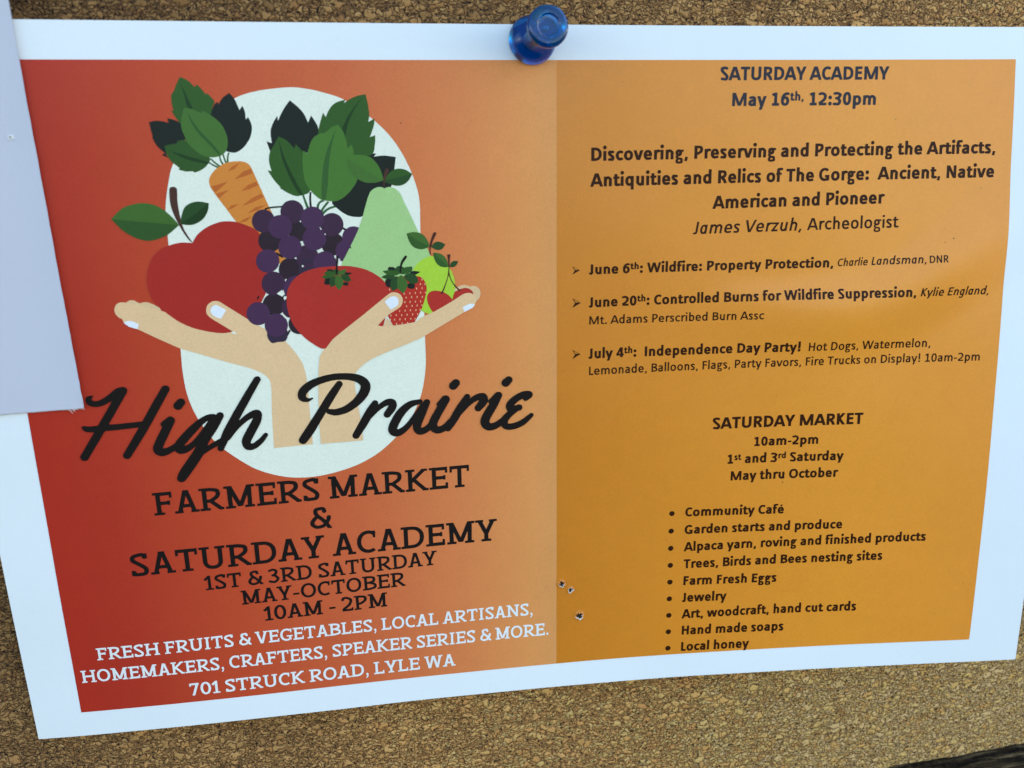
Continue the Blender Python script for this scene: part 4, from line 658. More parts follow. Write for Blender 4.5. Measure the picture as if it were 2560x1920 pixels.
["strawberry","seed",15,"seed",[80.66,50.48,80.68,50.35,80.73,50.25,80.79,50.24,80.85,50.27,80.88,50.35,80.88,50.45,80.83,50.58,80.77,50.66,80.71,50.6]],
["strawberry","seed",15,"seed",[81.67,50.49,81.69,50.36,81.74,50.26,81.8,50.25,81.85,50.29,81.88,50.37,81.88,50.46,81.84,50.59,81.78,50.67,81.71,50.61]],
["strawberry","seed",15,"seed",[78.93,51.29,78.95,51.16,79.0,51.06,79.06,51.05,79.11,51.08,79.14,51.16,79.15,51.26,79.1,51.39,79.04,51.47,78.98,51.41]],
["strawberry","seed",15,"seed",[80.0,51.27,80.02,51.14,80.06,51.04,80.12,51.03,80.18,51.06,80.21,51.14,80.21,51.24,80.17,51.37,80.1,51.45,80.04,51.39]],
["strawberry","seed",15,"seed",[80.96,51.26,80.98,51.13,81.03,51.03,81.09,51.02,81.15,51.05,81.18,51.13,81.18,51.23,81.13,51.36,81.07,51.44,81.01,51.38]],
["strawberry","seed",15,"seed",[81.93,51.25,81.95,51.12,82.0,51.02,82.06,51.01,82.12,51.05,82.15,51.13,82.15,51.22,82.1,51.35,82.04,51.43,81.98,51.37]],
["strawberry","seed",15,"seed",[77.55,52.16,77.57,52.03,77.62,51.93,77.67,51.92,77.73,51.95,77.76,52.03,77.76,52.13,77.72,52.26,77.66,52.34,77.59,52.28]],
["strawberry","seed",15,"seed",[78.61,52.14,78.63,52.01,78.68,51.9,78.73,51.89,78.79,51.93,78.82,52.01,78.82,52.11,78.78,52.24,78.72,52.32,78.65,52.26]],
["strawberry","seed",15,"seed",[79.63,52.11,79.65,51.98,79.7,51.88,79.76,51.87,79.82,51.91,79.85,51.99,79.85,52.09,79.8,52.21,79.74,52.3,79.68,52.23]],
["strawberry","seed",15,"seed",[80.7,52.13,80.72,52.0,80.77,51.9,80.82,51.89,80.88,51.92,80.91,52.0,80.91,52.1,80.87,52.23,80.81,52.31,80.74,52.25]],
["strawberry","seed",15,"seed",[81.51,52.1,81.53,51.97,81.58,51.86,81.64,51.85,81.7,51.89,81.73,51.97,81.73,52.07,81.69,52.2,81.62,52.28,81.56,52.22]],
["strawberry","seed",15,"seed",[76.88,52.91,76.9,52.78,76.95,52.68,77.01,52.67,77.06,52.7,77.09,52.78,77.09,52.88,77.05,53.01,76.99,53.09,76.92,53.03]],
["strawberry","seed",15,"seed",[77.92,52.97,77.94,52.84,77.99,52.73,78.04,52.72,78.1,52.76,78.13,52.84,78.13,52.94,78.09,53.07,78.03,53.15,77.96,53.08]],
["strawberry","seed",15,"seed",[78.96,52.94,78.98,52.81,79.03,52.71,79.09,52.7,79.14,52.74,79.17,52.82,79.18,52.92,79.13,53.04,79.07,53.13,79.01,53.06]],
["strawberry","seed",15,"seed",[80.03,52.94,80.05,52.81,80.09,52.71,80.15,52.7,80.21,52.74,80.24,52.82,80.24,52.91,80.2,53.04,80.14,53.13,80.07,53.06]],
["strawberry","seed",15,"seed",[81.0,52.94,81.02,52.81,81.07,52.7,81.12,52.69,81.18,52.73,81.21,52.81,81.21,52.91,81.17,53.04,81.11,53.12,81.04,53.06]],
["strawberry","seed",15,"seed",[75.84,52.95,75.86,52.82,75.91,52.72,75.97,52.71,76.02,52.74,76.05,52.82,76.05,52.92,76.01,53.05,75.95,53.13,75.88,53.07]],
["strawberry","seed",15,"seed",[76.52,53.77,76.54,53.65,76.58,53.54,76.64,53.53,76.7,53.57,76.73,53.65,76.73,53.75,76.68,53.88,76.62,53.96,76.56,53.89]],
["strawberry","seed",15,"seed",[77.54,53.79,77.56,53.66,77.6,53.56,77.66,53.55,77.72,53.59,77.75,53.67,77.75,53.76,77.71,53.89,77.64,53.98,77.58,53.91]],
["strawberry","seed",15,"seed",[78.58,53.79,78.6,53.66,78.65,53.56,78.71,53.55,78.76,53.58,78.79,53.66,78.79,53.76,78.75,53.89,78.69,53.97,78.62,53.91]],
["strawberry","seed",15,"seed",[79.65,53.79,79.67,53.66,79.71,53.56,79.77,53.55,79.83,53.58,79.86,53.66,79.86,53.76,79.82,53.89,79.76,53.98,79.69,53.91]],
["strawberry","seed",15,"seed",[80.48,53.82,80.5,53.69,80.55,53.58,80.61,53.57,80.66,53.61,80.69,53.69,80.69,53.79,80.65,53.92,80.59,54.0,80.52,53.94]],
["strawberry","seed",15,"seed",[75.69,53.73,75.71,53.6,75.76,53.5,75.82,53.49,75.87,53.52,75.9,53.6,75.9,53.7,75.86,53.83,75.8,53.91,75.73,53.85]],
["strawberry","seed",15,"seed",[76.86,54.62,76.88,54.49,76.93,54.39,76.99,54.38,77.05,54.42,77.08,54.5,77.08,54.6,77.03,54.73,76.97,54.81,76.91,54.74]],
["strawberry","seed",15,"seed",[77.93,54.6,77.95,54.47,78.0,54.37,78.05,54.36,78.11,54.4,78.14,54.48,78.14,54.58,78.1,54.71,78.04,54.79,77.97,54.73]],
["strawberry","seed",15,"seed",[78.99,54.57,79.01,54.44,79.06,54.33,79.12,54.32,79.18,54.36,79.21,54.44,79.21,54.54,79.17,54.67,79.1,54.75,79.04,54.69]],
["strawberry","seed",15,"seed",[75.82,47.88,75.84,47.75,75.89,47.65,75.94,47.64,76.0,47.68,76.03,47.75,76.03,47.85,75.99,47.98,75.93,48.06,75.86,48.0]],
["strawberry","calyx_leaf",16,"leaf_dark",[75.81,43.69,75.94,43.55,76.11,43.47,76.6,43.51,77.05,43.65,77.16,43.97,77.02,44.23,76.66,44.22,76.16,44.13,75.8,44.03,75.75,43.88]],
["strawberry","calyx_leaf",16,"leaf_dark",[79.96,44.65,80.24,44.5,80.63,44.44,81.08,44.5,81.97,44.69,81.53,44.97,80.99,45.22,80.52,45.19,80.13,45.04,79.97,44.86]],
["strawberry","calyx_leaf",16,"leaf_dark",[75.13,46.24,75.22,45.96,75.44,45.78,76.0,45.68,76.48,45.83,76.5,46.14,76.41,46.6,76.27,47.05,76.12,47.35,75.75,47.43,75.37,47.22,75.18,46.75]],
["strawberry","calyx_leaf",16,"leaf_dark",[79.49,46.84,79.86,46.76,80.37,46.78,80.73,46.9,80.81,47.39,80.6,47.86,80.25,47.92,79.78,47.85,79.45,47.71,79.32,47.26]],
["strawberry","calyx_leaf",17,"leaf_deep",[77.02,44.23,77.18,43.82,77.53,43.49,77.8,43.38,78.1,43.4,78.53,43.52,78.85,43.74,78.82,44.06,78.63,44.4,78.38,44.7,78.04,44.85,77.68,44.72,77.26,44.48]],
["strawberry","calyx_leaf",18,"leaf_mid",[74.75,44.22,75.53,44.11,75.99,44.08,76.44,44.1,76.9,44.14,77.31,44.24,77.76,44.55,78.09,44.85,77.74,45.02,77.27,45.17,76.88,45.15,76.42,45.11,75.95,45.03,75.57,44.92,75.08,44.57]],
["strawberry","calyx_leaf",18,"leaf_mid",[78.13,44.95,78.23,44.5,78.46,44.01,78.9,43.75,79.43,43.62,79.96,43.59,80.38,43.61,80.44,43.92,80.4,44.29,80.04,44.64,79.56,44.92,79.06,45.01,78.61,45.02]],
["strawberry","calyx_leaf",17,"leaf_deep",[74.46,45.4,74.85,45.14,75.38,44.91,75.78,44.9,76.25,44.93,76.7,44.99,76.98,45.09,77.03,45.43,76.77,45.75,76.36,45.82,75.82,45.82,75.34,45.77,74.84,45.59]],
["strawberry","calyx_leaf",17,"leaf_deep",[78.78,45.36,79.04,45.11,79.51,44.93,79.95,44.84,80.46,44.93,80.89,45.17,81.16,45.48,81.35,45.87,81.45,46.32,81.51,46.69,81.03,46.87,80.44,46.98,79.94,46.8,79.5,46.45,79.18,46.11,78.87,45.7]],
["strawberry","calyx_leaf",18,"leaf_deep",[76.1,46.77,76.19,46.34,76.38,45.92,76.81,45.53,77.26,45.29,77.56,45.4,77.72,45.7,77.72,46.02,77.7,46.46,77.65,46.94,77.56,47.38,77.44,47.7,76.91,48.01,76.38,48.12,76.12,47.35,76.09,47.06]],
["strawberry","calyx_leaf",19,"leaf_light3",[77.39,46.64,77.46,46.14,77.62,45.69,77.89,45.32,78.22,45.14,78.59,45.4,78.95,45.85,79.26,46.32,79.44,46.84,79.38,47.22,79.23,47.62,79.06,47.98,78.76,48.42,78.5,48.74,77.83,48.09,77.54,47.71,77.4,47.18]],
["strawberry","stem",20,"ink_black",[79.23,41.42,79.44,41.49,79.52,41.72,79.31,42.04,78.98,42.46,78.7,42.87,78.52,43.24,78.39,43.62,78.3,44.0,78.27,44.58,78.29,45.03,78.14,44.79,78.01,44.46,77.99,44.01,78.05,43.51,78.14,43.14,78.26,42.75,78.43,42.38,78.69,42.0,78.99,41.64]],
["tomato","fruit",15,"tomato",[67.24,42.88,67.98,42.91,69.09,43.06,70.21,43.31,70.96,43.54,71.32,43.66,72.05,43.98,72.8,44.39,73.16,44.61,73.81,45.07,74.42,45.58,74.69,45.86,74.95,46.16,75.46,46.88,75.7,47.28,75.88,47.7,76.0,48.14,76.03,48.49,76.03,48.86,75.99,49.25,75.86,50.06,75.59,51.21,75.16,52.55,74.35,54.86,73.58,54.96,73.07,55.05,72.61,55.19,71.97,55.52,70.39,56.48,69.53,56.95,69.1,57.16,68.68,57.33,67.62,57.7,66.41,58.07,65.79,58.23,64.59,58.51,64.04,58.61,63.54,58.68,63.11,58.7,62.73,58.66,62.37,58.55,62.03,58.37,61.69,58.15,60.44,57.19,59.86,56.67,59.32,56.11,58.57,55.23,58.09,54.58,57.67,53.88,57.49,53.52,57.32,53.12,57.04,52.25,56.83,51.38,56.69,50.55,56.62,49.71,56.63,48.86,56.72,48.02,56.8,47.6,56.91,47.19,57.06,46.8,57.24,46.41,57.46,46.02,57.7,45.65,57.98,45.29,58.28,44.97,58.56,44.72,58.85,44.49,59.17,44.27,59.5,44.08,60.19,43.74,60.92,43.48,61.73,43.25,62.57,43.08,62.99,43.02,63.77,42.95,64.68,42.9,66.06,42.87]],
["tomato","calyx_leaf",16,"leaf_dark",[64.45,43.46,64.87,43.39,65.33,43.45,65.62,43.71,65.67,43.99,65.37,44.06,64.91,44.08,64.56,44.03,64.39,43.75]],
["tomato","calyx_leaf",16,"leaf_dark",[67.7,44.13,68.11,44.14,69.08,44.29,68.79,44.49,68.41,44.68,68.0,44.67,67.67,44.55,67.59,44.32]],
["tomato","calyx_leaf",16,"leaf_dark",[63.98,45.14,64.5,44.92,64.96,44.99,65.02,45.38,64.95,45.93,64.79,46.32,64.25,46.34,63.73,46.19,63.8,45.67]],
["tomato","calyx_leaf",16,"leaf_dark",[67.21,46.06,67.75,46.03,68.29,46.06,68.11,46.75,67.7,46.67,67.28,46.54,67.15,46.28]],
["tomato","calyx_leaf",17,"leaf_deep",[65.51,43.6,65.81,43.46,66.16,43.44,66.44,43.49,66.61,43.65,66.52,44.14,66.28,44.58,65.85,44.57,65.46,44.36,65.39,43.97]],
["tomato","calyx_leaf",18,"leaf_mid",[63.82,43.99,64.11,43.86,64.58,43.75,65.04,43.75,65.5,43.94,65.95,44.24,66.19,44.48,65.94,44.66,65.44,44.71,65.05,44.68,64.61,44.6,64.25,44.49,63.92,44.25]],
["tomato","calyx_leaf",18,"leaf_light3",[66.28,44.54,66.38,44.19,66.6,43.84,67.01,43.7,67.92,43.52,67.98,43.7,67.99,43.91,67.71,44.24,67.3,44.54,66.75,44.58]],
["tomato","calyx_leaf",17,"leaf_deep",[66.93,44.61,67.38,44.45,67.96,44.47,68.31,44.72,68.57,45.07,68.72,45.44,68.8,45.75,68.37,45.9,67.87,45.99,67.52,45.8,67.25,45.48,66.98,45.03]],
["tomato","calyx_leaf",17,"leaf_mid",[63.35,44.9,63.57,44.67,63.89,44.47,64.29,44.48,64.83,44.53,65.33,44.61,65.62,44.69,65.45,44.88,64.96,45.04,64.56,45.1,64.11,45.13,63.75,45.13,63.52,45.02]],
["tomato","calyx_leaf",17,"leaf_deep",[64.73,45.74,64.78,45.38,64.95,45.09,65.5,44.78,65.99,44.76,66.05,45.07,66.02,45.57,65.93,46.08,65.8,46.46,65.32,46.73,64.85,46.82,64.77,46.32]],
["tomato","calyx_leaf",19,"leaf_light3",[65.74,45.6,65.82,45.13,65.99,44.76,66.25,44.59,66.56,44.6,66.89,44.89,67.17,45.29,67.3,45.67,67.33,46.06,67.2,46.44,66.98,46.81,66.5,47.47,66.19,47.18,65.87,46.75,65.78,46.39,65.74,45.98]],
["tomato","stem",20,"ink_black",[66.27,40.92,66.26,41.79,66.06,43.42,66.06,44.49,66.36,44.48,66.38,43.44,66.61,41.81,66.63,40.91]],
["right_hand","palm_gap",15,"skin_shade",[75.15,53.27,74.35,54.94,76.37,54.93]],
["right_hand","palm",21,"skin",[92.75,50.75,92.63,50.38,92.42,49.96,92.18,49.63,91.77,49.35,91.3,49.23,90.92,49.23,90.5,49.3,90.11,49.43,89.76,49.6,88.11,50.61,86.26,51.6,84.67,52.42,83.92,52.76,82.23,53.43,81.55,53.72,81.19,53.98,80.84,54.29,80.45,54.49,79.81,54.6,78.97,54.71,76.47,54.92,75.56,54.96,74.35,54.94,73.79,54.82,73.36,54.68,74.74,53.35,75.41,52.79,75.75,52.55,76.14,52.32,77.3,51.66,77.62,51.45,77.87,51.25,78.14,50.88,78.3,50.43,78.37,50.01,78.3,49.48,78.06,49.02,77.64,48.67,77.13,48.45,76.65,48.37,76.18,48.44,75.86,48.6,75.15,49.08,70.85,52.35,66.45,55.54,64.93,56.71,64.61,57.0,64.3,57.35,63.3,58.58,62.87,58.85,62.63,59.18,62.34,59.62,62.11,60.08,62.0,60.45,61.91,60.84,61.7,62.39,61.53,64.18,61.35,67.19,61.23,69.5,61.14,71.69,61.12,73.0,61.13,77.81,69.37,77.78,69.13,74.26,69.01,72.72,68.92,71.88,68.65,69.81,68.46,68.08,68.32,66.44,68.27,65.26,68.28,64.85,68.33,64.5,68.51,63.97,68.82,63.52,69.41,62.94,69.77,62.62,70.54,62.03,70.91,61.78,71.7,61.34,72.52,60.96,73.55,60.54,74.71,60.11,75.83,59.72,78.46,58.84,79.96,58.29,81.47,57.68,82.21,57.35,82.97,56.97,86.21,55.18,90.42,52.91,91.62,52.29,91.92,52.09,92.21,51.78,92.65,51.1]],
["right_hand","nail",22,"nail",[74.86,50.12,75.81,49.39,76.14,49.21,76.64,49.15,77.1,49.26,77.39,49.56,77.54,49.97,77.52,50.46,77.31,50.93,77.03,51.16,76.64,51.4,75.99,51.74]],
["right_hand","nail",22,"nail",[89.95,51.99,91.07,51.49,91.45,51.37,91.98,51.42,92.39,51.52,92.26,51.82,92.02,52.14,91.65,52.35,90.32,52.95]]]
# brush lettering: centre line points u, v, half width
BRUSH = [
[20.66,64.87,0.15,19.96,65.36,0.51,20.23,66.19,0.58,21.4,66.43,0.58,22.67,66.01,0.6,23.97,65.24,0.66,25.12,64.42,0.73,26.05,64.18,0.7],
[26.04,64.22,0.75,24.08,67.2,0.75,21.51,71.11,0.76,17.78,76.68,0.75],
[18.42,70.84,0.37,18.89,71.18,0.55,20.09,71.29,0.61,21.84,71.2,0.61,24.12,71.21,0.59,28.38,71.02,0.56],
[33.46,64.47,0.74,31.63,67.32,0.78,28.4,72.41,0.79,25.25,77.0,0.72],
[33.68,70.7,0.83,32.45,72.96,0.83,31.16,75.27,0.85,30.86,76.36,0.88,31.57,76.93,0.8,32.77,76.68,0.65,34.12,75.94,0.57,35.53,74.65,0.5],
[32.41,71.35,0.57,33.69,70.66,0.75],
[35.36,67.9,0.83,35.93,67.25,0.77],
[41.59,70.46,0.42,40.67,70.53,0.5,39.13,71.41,0.65,37.13,73.16,0.8,35.3,75.03,0.84,34.56,76.09,0.8,34.85,76.79,0.77,36.05,76.63,0.69,37.62,75.55,0.54,39.68,73.18,0.5,41.15,71.28,0.5],
[42.73,70.44,0.69,41.39,72.51,0.81,39.5,75.1,0.85,38.05,77.64,0.97,36.35,79.95,1.01,34.97,81.79,0.97,34.49,82.57,0.82],
[37.73,78.12,0.62,39.48,77.15,0.5,41.42,76.09,0.54,42.98,75.31,0.54,44.19,74.18,0.5],
[50.11,63.81,0.65,47.73,67.48,0.77,45.59,70.88,0.81,43.64,74.14,0.81,42.26,77.09,0.62],
[43.73,75.17,0.47,45.39,73.16,0.5,47.4,71.39,0.58,49.05,70.57,0.7,49.72,70.73,0.7,49.29,72.16,0.82,47.99,74.31,0.86,47.1,75.98,0.86,47.32,77.13,0.75,48.41,77.19,0.63,49.8,76.21,0.55,50.8,75.06,0.43],
[65.37,65.86,0.67,63.45,68.5,0.83,61.33,71.7,0.83,59.21,74.83,0.91,57.78,76.75,0.84],
[60.12,68.35,0.16,59.15,68.64,0.39,58.19,68.0,0.74,58.46,66.81,0.82,60.02,65.56,0.78,62.35,64.72,0.7,64.85,64.35,0.66,67.52,64.54,0.71,69.41,65.22,0.83,70.4,66.46,0.95,69.93,68.06,0.95,68.39,69.79,0.84,66.38,71.07,0.76,64.42,71.53,0.68,63.09,71.27,0.55],
[72.06,70.28,0.64,71.01,71.85,0.8,69.72,74.03,0.85,68.02,76.65,0.73],
[70.74,73.17,0.4,72.6,71.35,0.52,74.22,70.34,0.64,75.36,70.39,0.77,75.39,71.36,0.81,74.35,72.74,0.73],
[80.95,70.59,0.49,78.94,71.06,0.69,77.09,72.54,0.85,75.59,74.92,0.9,75.3,76.27,0.86,76.31,76.77,0.74,77.95,75.85,0.61,79.62,73.89,0.53,81.31,71.62,0.53],
[82.28,70.86,0.67,81.26,72.87,0.86,80.35,74.89,0.86,80.14,76.13,0.78,80.76,76.82,0.74,82.14,76.4,0.66,83.71,74.73,0.53],
[86.06,70.55,0.86,84.89,72.51,0.82,83.61,74.73,0.86,83.37,75.97,0.87,84.25,76.84,0.74,85.78,76.37,0.7,87.04,75.09,0.62],
[84.73,71.46,0.53,85.96,70.5,0.82],
[87.69,67.81,0.86,88.21,67.29,0.82],
[90.42,70.29,0.62,88.94,72.6,0.83,87.45,75.02,0.83,86.39,76.63,0.66],
[88.91,73.55,0.45,90.58,71.77,0.54,92.24,70.62,0.66,93.62,70.5,0.79,93.69,71.5,0.87,92.64,72.78,0.75],
[96.77,70.43,0.79,95.68,72.43,0.88,94.2,74.88,0.92,93.97,76.14,0.92,94.82,76.96,0.8,96.23,76.74,0.72,97.9,75.57,0.63,99.05,74.47,0.59],
[95.18,71.55,0.5,96.73,70.43,0.79],
[98.32,67.86,0.87,98.92,67.31,0.79],
[102.39,71.43,0.55,103.16,70.66,0.71,101.88,70.61,0.71,100.22,71.46,0.75,99.11,72.66,0.8,99.41,73.58,0.67,101.03,73.26,0.67],
[100.2,73.7,0.59,98.74,74.77,0.71,97.86,76.0,0.8,98.34,77.11,0.68,99.96,77.18,0.68,101.84,76.45,0.64,103.56,75.06,0.47]]
# text lines: face, text, start u,v, end u,v, capital height, ink
LINES = [
["slab","FARMERS MARKET",28.72,89.92,90.46,89.58,4.77,"ink_black"],
["slab","&",57.88,95.92,62.24,96.12,4.67,"ink_black"],
["slab","SATURDAY ACADEMY",23.07,102.63,96.09,102.22,4.91,"ink_black"],
["slab","1ST & 3RD SATURDAY",36.35,107.26,83.26,106.61,3.24,"ink_black"],
["slab","MAY-OCTOBER",43.19,111.39,76.47,110.8,3.24,"ink_black"],
["slab","10AM - 2PM",47.28,115.61,72.56,115.14,3.29,"ink_black"],
["slab","FRESH FRUITS & VEGETABLES, LOCAL ARTISANS,",14.14,120.86,103.57,120.59,2.82,"ink_white"],
["slab","HOMEMAKERS, CRAFTERS, SPEAKER SERIES & MORE.",10.5,125.94,107.09,125.78,2.9,"ink_white"],
["slab","701 STRUCK ROAD, LYLE WA",31.1,131.5,86.51,131.09,2.97,"ink_white"],
["bold","SATURDAY ACADEMY",141.48,9.97,176.77,9.99,2.51,"ink_navy"],
["bold","May 16^th,^ 12:30pm",144.08,14.81,174.24,14.81,2.5,"ink_navy"],
["bold","Discovering, Preserving and Protecting the Artifacts,",115.76,24.71,200.53,24.58,2.51,"ink_brown"],
["bold","Antiquities and Relics of The Gorge:  Ancient, Native",115.6,29.59,200.53,29.37,2.54,"ink_brown"],
["bold","American and Pioneer",140.79,34.49,177.27,34.22,2.54,"ink_brown"],
["italic","James Verzuh,",136.87,39.4,159.73,39.25,2.44,"ink_brown"],
["regular","Archeologist",160.92,39.22,180.54,39.12,2.42,"ink_brown"],
["bold","June 6^th^: Wildfire: Property Protection,",115.46,46.68,166.98,46.95,1.99,"ink_brown"],
["italic","Charlie",167.93,46.77,174.35,46.7,1.56,"ink_brown"],
["italic","Landsman,",175.14,46.69,186.62,46.46,1.66,"ink_brown"],
["regular","DNR",187.32,46.45,191.21,46.36,1.5,"ink_brown"],
["bold","June 20^th^: Controlled Burns for Wildfire Suppression,",115.5,53.34,184.7,53.35,2.03,"ink_brown"],
["italic","Kylie England,",185.66,53.28,200.91,53.34,1.72,"ink_brown"],
["regular","Mt. Adams Perscribed Burn Assc",115.64,56.85,152.45,57.19,1.71,"ink_brown"],
["bold","July 4^th^:  Independence Day Party!",115.5,63.9,160.73,64.32,2.08,"ink_brown"],
["regular","Hot Dogs, Watermelon,",162.49,64.3,189.09,64.27,1.81,"ink_brown"],
["regular","Lemonade, Balloons, Flags, Party Favors, Fire Trucks on Display! 10am-2pm",115.67,67.37,200.13,67.49,1.79,"ink_brown"],
["bold","SATURDAY MARKET",142.47,80.53,175.43,80.68,2.52,"ink_brown"],
["bold","10am-2pm",151.75,84.76,165.89,84.79,2.06,"ink_brown"],
["bold","1^st^ and 3^rd^ Saturday",146.01,88.43,171.69,88.66,2.08,"ink_brown"],
["bold","May thru October",146.88,92.26,170.74,92.46,2.1,"ink_brown"],
["bold","Community Café",137.11,99.97,159.07,100.4,2.07,"ink_brown"],
["bold","Garden starts and produce",137.12,104.09,172.41,104.49,2.09,"ink_brown"],
["bold","Alpaca yarn, roving and finished products",137.08,108.14,191.55,108.16,2.12,"ink_brown"],
["bold","Trees, Birds and Bees nesting sites",137.15,112.2,182.0,112.32,2.13,"ink_brown"],
["bold","Farm Fresh Eggs",137.22,116.21,158.3,116.64,2.15,"ink_brown"],
["bold","Jewelry",137.01,120.23,147.11,120.44,2.17,"ink_brown"],
["bold","Art, woodcraft, hand cut cards",137.04,124.25,176.94,124.51,2.2,"ink_brown"],
["bold","Hand made soaps",137.19,128.28,160.54,128.7,2.22,"ink_brown"],
["bold","Local honey",137.17,132.36,152.78,132.51,2.24,"ink_brown"]]
DOTS = [[134.16,99.11,0.582],[134.13,103.19,0.586],[134.15,107.24,0.589],[134.17,111.26,0.591],[134.19,115.27,0.593],[134.16,119.28,0.594],[134.14,123.3,0.596],[134.15,127.34,0.598],[134.17,131.44,0.601]]
ARROWS = [[112.06,44.93,113.61,45.79,112.06,46.56,112.57,45.79],[112.12,51.34,113.84,52.33,112.09,53.26,112.66,52.35],[112.12,61.88,113.86,62.85,112.12,63.79,112.71,62.89]]
HOLES = [[109.96,113.7],[111.95,115.3],[113.99,121.67]]
SPECKS = [[79.3,17.14],[91.85,17.73],[121.76,10.19],[178.68,17.64],[197.89,31.5],[190.45,42.32],[190.3,39.67],[118.4,39.88],[138.16,43.24],[176.09,65.61],[158.48,93.19],[133.05,105.14],[173.92,115.97],[201.18,118.66],[33.07,49.68],[64.36,62.3],[192.28,41.54]]



# --- letter shapes: pen strokes -> distance field -> outline (all in-script, no font files)
def seg_field(X, Y, strokes, w, k):
    """union of butt-ended pen strokes; k squeezes the pen so that flat strokes are thinner than upright ones"""
    D = np.full(X.shape, 1e3)
    for s in strokes:
        pts = np.array(s['p'], float)
        ww = s.get('w', w) / 2
        kk = s.get('k', k)
        P = pts * [1, kk]
        Yk = Y * kk
        d = np.full(X.shape, 1e3)
        if len(P) == 1:
            d = np.hypot(X - P[0, 0], Yk - P[0, 1]) - ww
        for i in range(len(P) - 1):
            a, b = P[i], P[i + 1]
            t = b - a
            L = math.hypot(*t)
            if L < 1e-6:
                continue
            t = t / L
            rx, ry = X - a[0], Yk - a[1]
            al = rx * t[0] + ry * t[1]
            ac = np.abs(-rx * t[1] + ry * t[0])
            d = np.minimum(d, np.maximum(ac - ww, np.maximum(-al, al - L)))
            if i > 0 or s.get('round'):
                d = np.minimum(d, np.hypot(rx, ry) - ww)
            if i == len(P) - 2 and s.get('round'):
                d = np.minimum(d, np.hypot(X - b[0], Yk - b[1]) - ww)
        if 'c' in s:
            d = np.maximum(d, np.maximum(s['c'][0] - Y, Y - s['c'][1]))
        if 'cx' in s:
            d = np.maximum(d, np.maximum(s['cx'][0] - X, X - s['cx'][1]))
        D = np.minimum(D, d)
    return D


def contours(D, x0, y0, st):
    """closed zero outlines of a field that is positive on its border (marching squares)"""
    ins = D < 0
    nxt = {}
    H, Wd = D.shape

    def pt(key):
        j, i, d = key
        if d == 0:
            a, b = D[j, i], D[j, i + 1]
            t = a / (a - b)
            return (x0 + (i + t) * st, y0 + j * st)
        a, b = D[j, i], D[j + 1, i]
        t = a / (a - b)
        return (x0 + i * st, y0 + (j + t) * st)
    code = ins[:-1, :-1] * 1 + ins[:-1, 1:] * 2 + ins[1:, 1:] * 4 + ins[1:, :-1] * 8
    for j, i in zip(*np.nonzero((code > 0) & (code < 15))):
        c = code[j, i]
        B, R, T, Lf = (j, i, 0), (j, i + 1, 1), (j + 1, i, 0), (j, i, 1)
        table = {1: [(B, Lf)], 2: [(R, B)], 3: [(R, Lf)], 4: [(T, R)], 6: [(T, B)], 7: [(T, Lf)], 8: [(Lf, T)], 9: [(B, T)],
                 11: [(R, T)], 12: [(Lf, R)], 13: [(B, R)], 14: [(Lf, B)], 5: [(B, R), (T, Lf)] if D[j:j + 2, i:i + 2].mean() < 0 else [(B, Lf), (T, R)],
                 10: [(R, T), (Lf, B)] if D[j:j + 2, i:i + 2].mean() < 0 else [(R, B), (Lf, T)]}
        for a, b in table[c]:
            nxt[a] = b
    loops = []
    while nxt:
        s = next(iter(nxt))
        L = [s]
        e = nxt.pop(s)
        while e != s and e in nxt:
            L.append(e)
            e = nxt.pop(e)
        P = np.array([pt(q) for q in L])
        if len(P) > 3:
            loops.append(P)
    return loops


def simplify(P, tol):
    keep = np.zeros(len(P), bool)
    far = int(np.hypot(*(P - P[0]).T).argmax())
    keep[0] = keep[far] = True
    stack = [(0, far), (far, len(P))]
    while stack:
        i, j = stack.pop()
        if j <= i + 1:
            continue
        a, b = P[i], P[j % len(P)]
        d = b - a
        L = math.hypot(*d)
        seg = P[i + 1:j]
        e = np.abs(d[0] * (seg[:, 1] - a[1]) - d[1] * (seg[:, 0] - a[0])) / L if L > 1e-9 else np.hypot(*(seg - a).T)
        m = int(e.argmax())
        if e[m] > tol:
            keep[i + 1 + m] = True
            stack += [(i, i + 1 + m), (i + 1 + m, j)]
    return P[keep]


def arc(cx, cy, rx, ry, a0, a1, n=18, p=2.25):
    out = []
    for i in range(n + 1):
        a = math.radians(a0 + (a1 - a0) * i / n)
        c, s = math.cos(a), math.sin(a)
        out.append((cx + rx * math.copysign(abs(c) ** (2 / p), c), cy + ry * math.copysign(abs(s) ** (2 / p), s)))
    return out


def spl(*pts, n=7):
    P = np.array(pts, float)
    P = np.concatenate([[2 * P[0] - P[1]], P, [2 * P[-1] - P[-2]]])
    out = []
    for i in range(1, len(P) - 2):
        p0, p1, p2, p3 = P[i - 1:i + 3]
        for j in range(n):
            s = j / n
            out.append(tuple(0.5 * (2 * p1 + (p2 - p0) * s + (2 * p0 - 5 * p1 + 4 * p2 - p3) * s * s + (3 * p1 - p0 - 3 * p2 + p3) * s ** 3)))
    out.append(tuple(P[-2]))
    return out


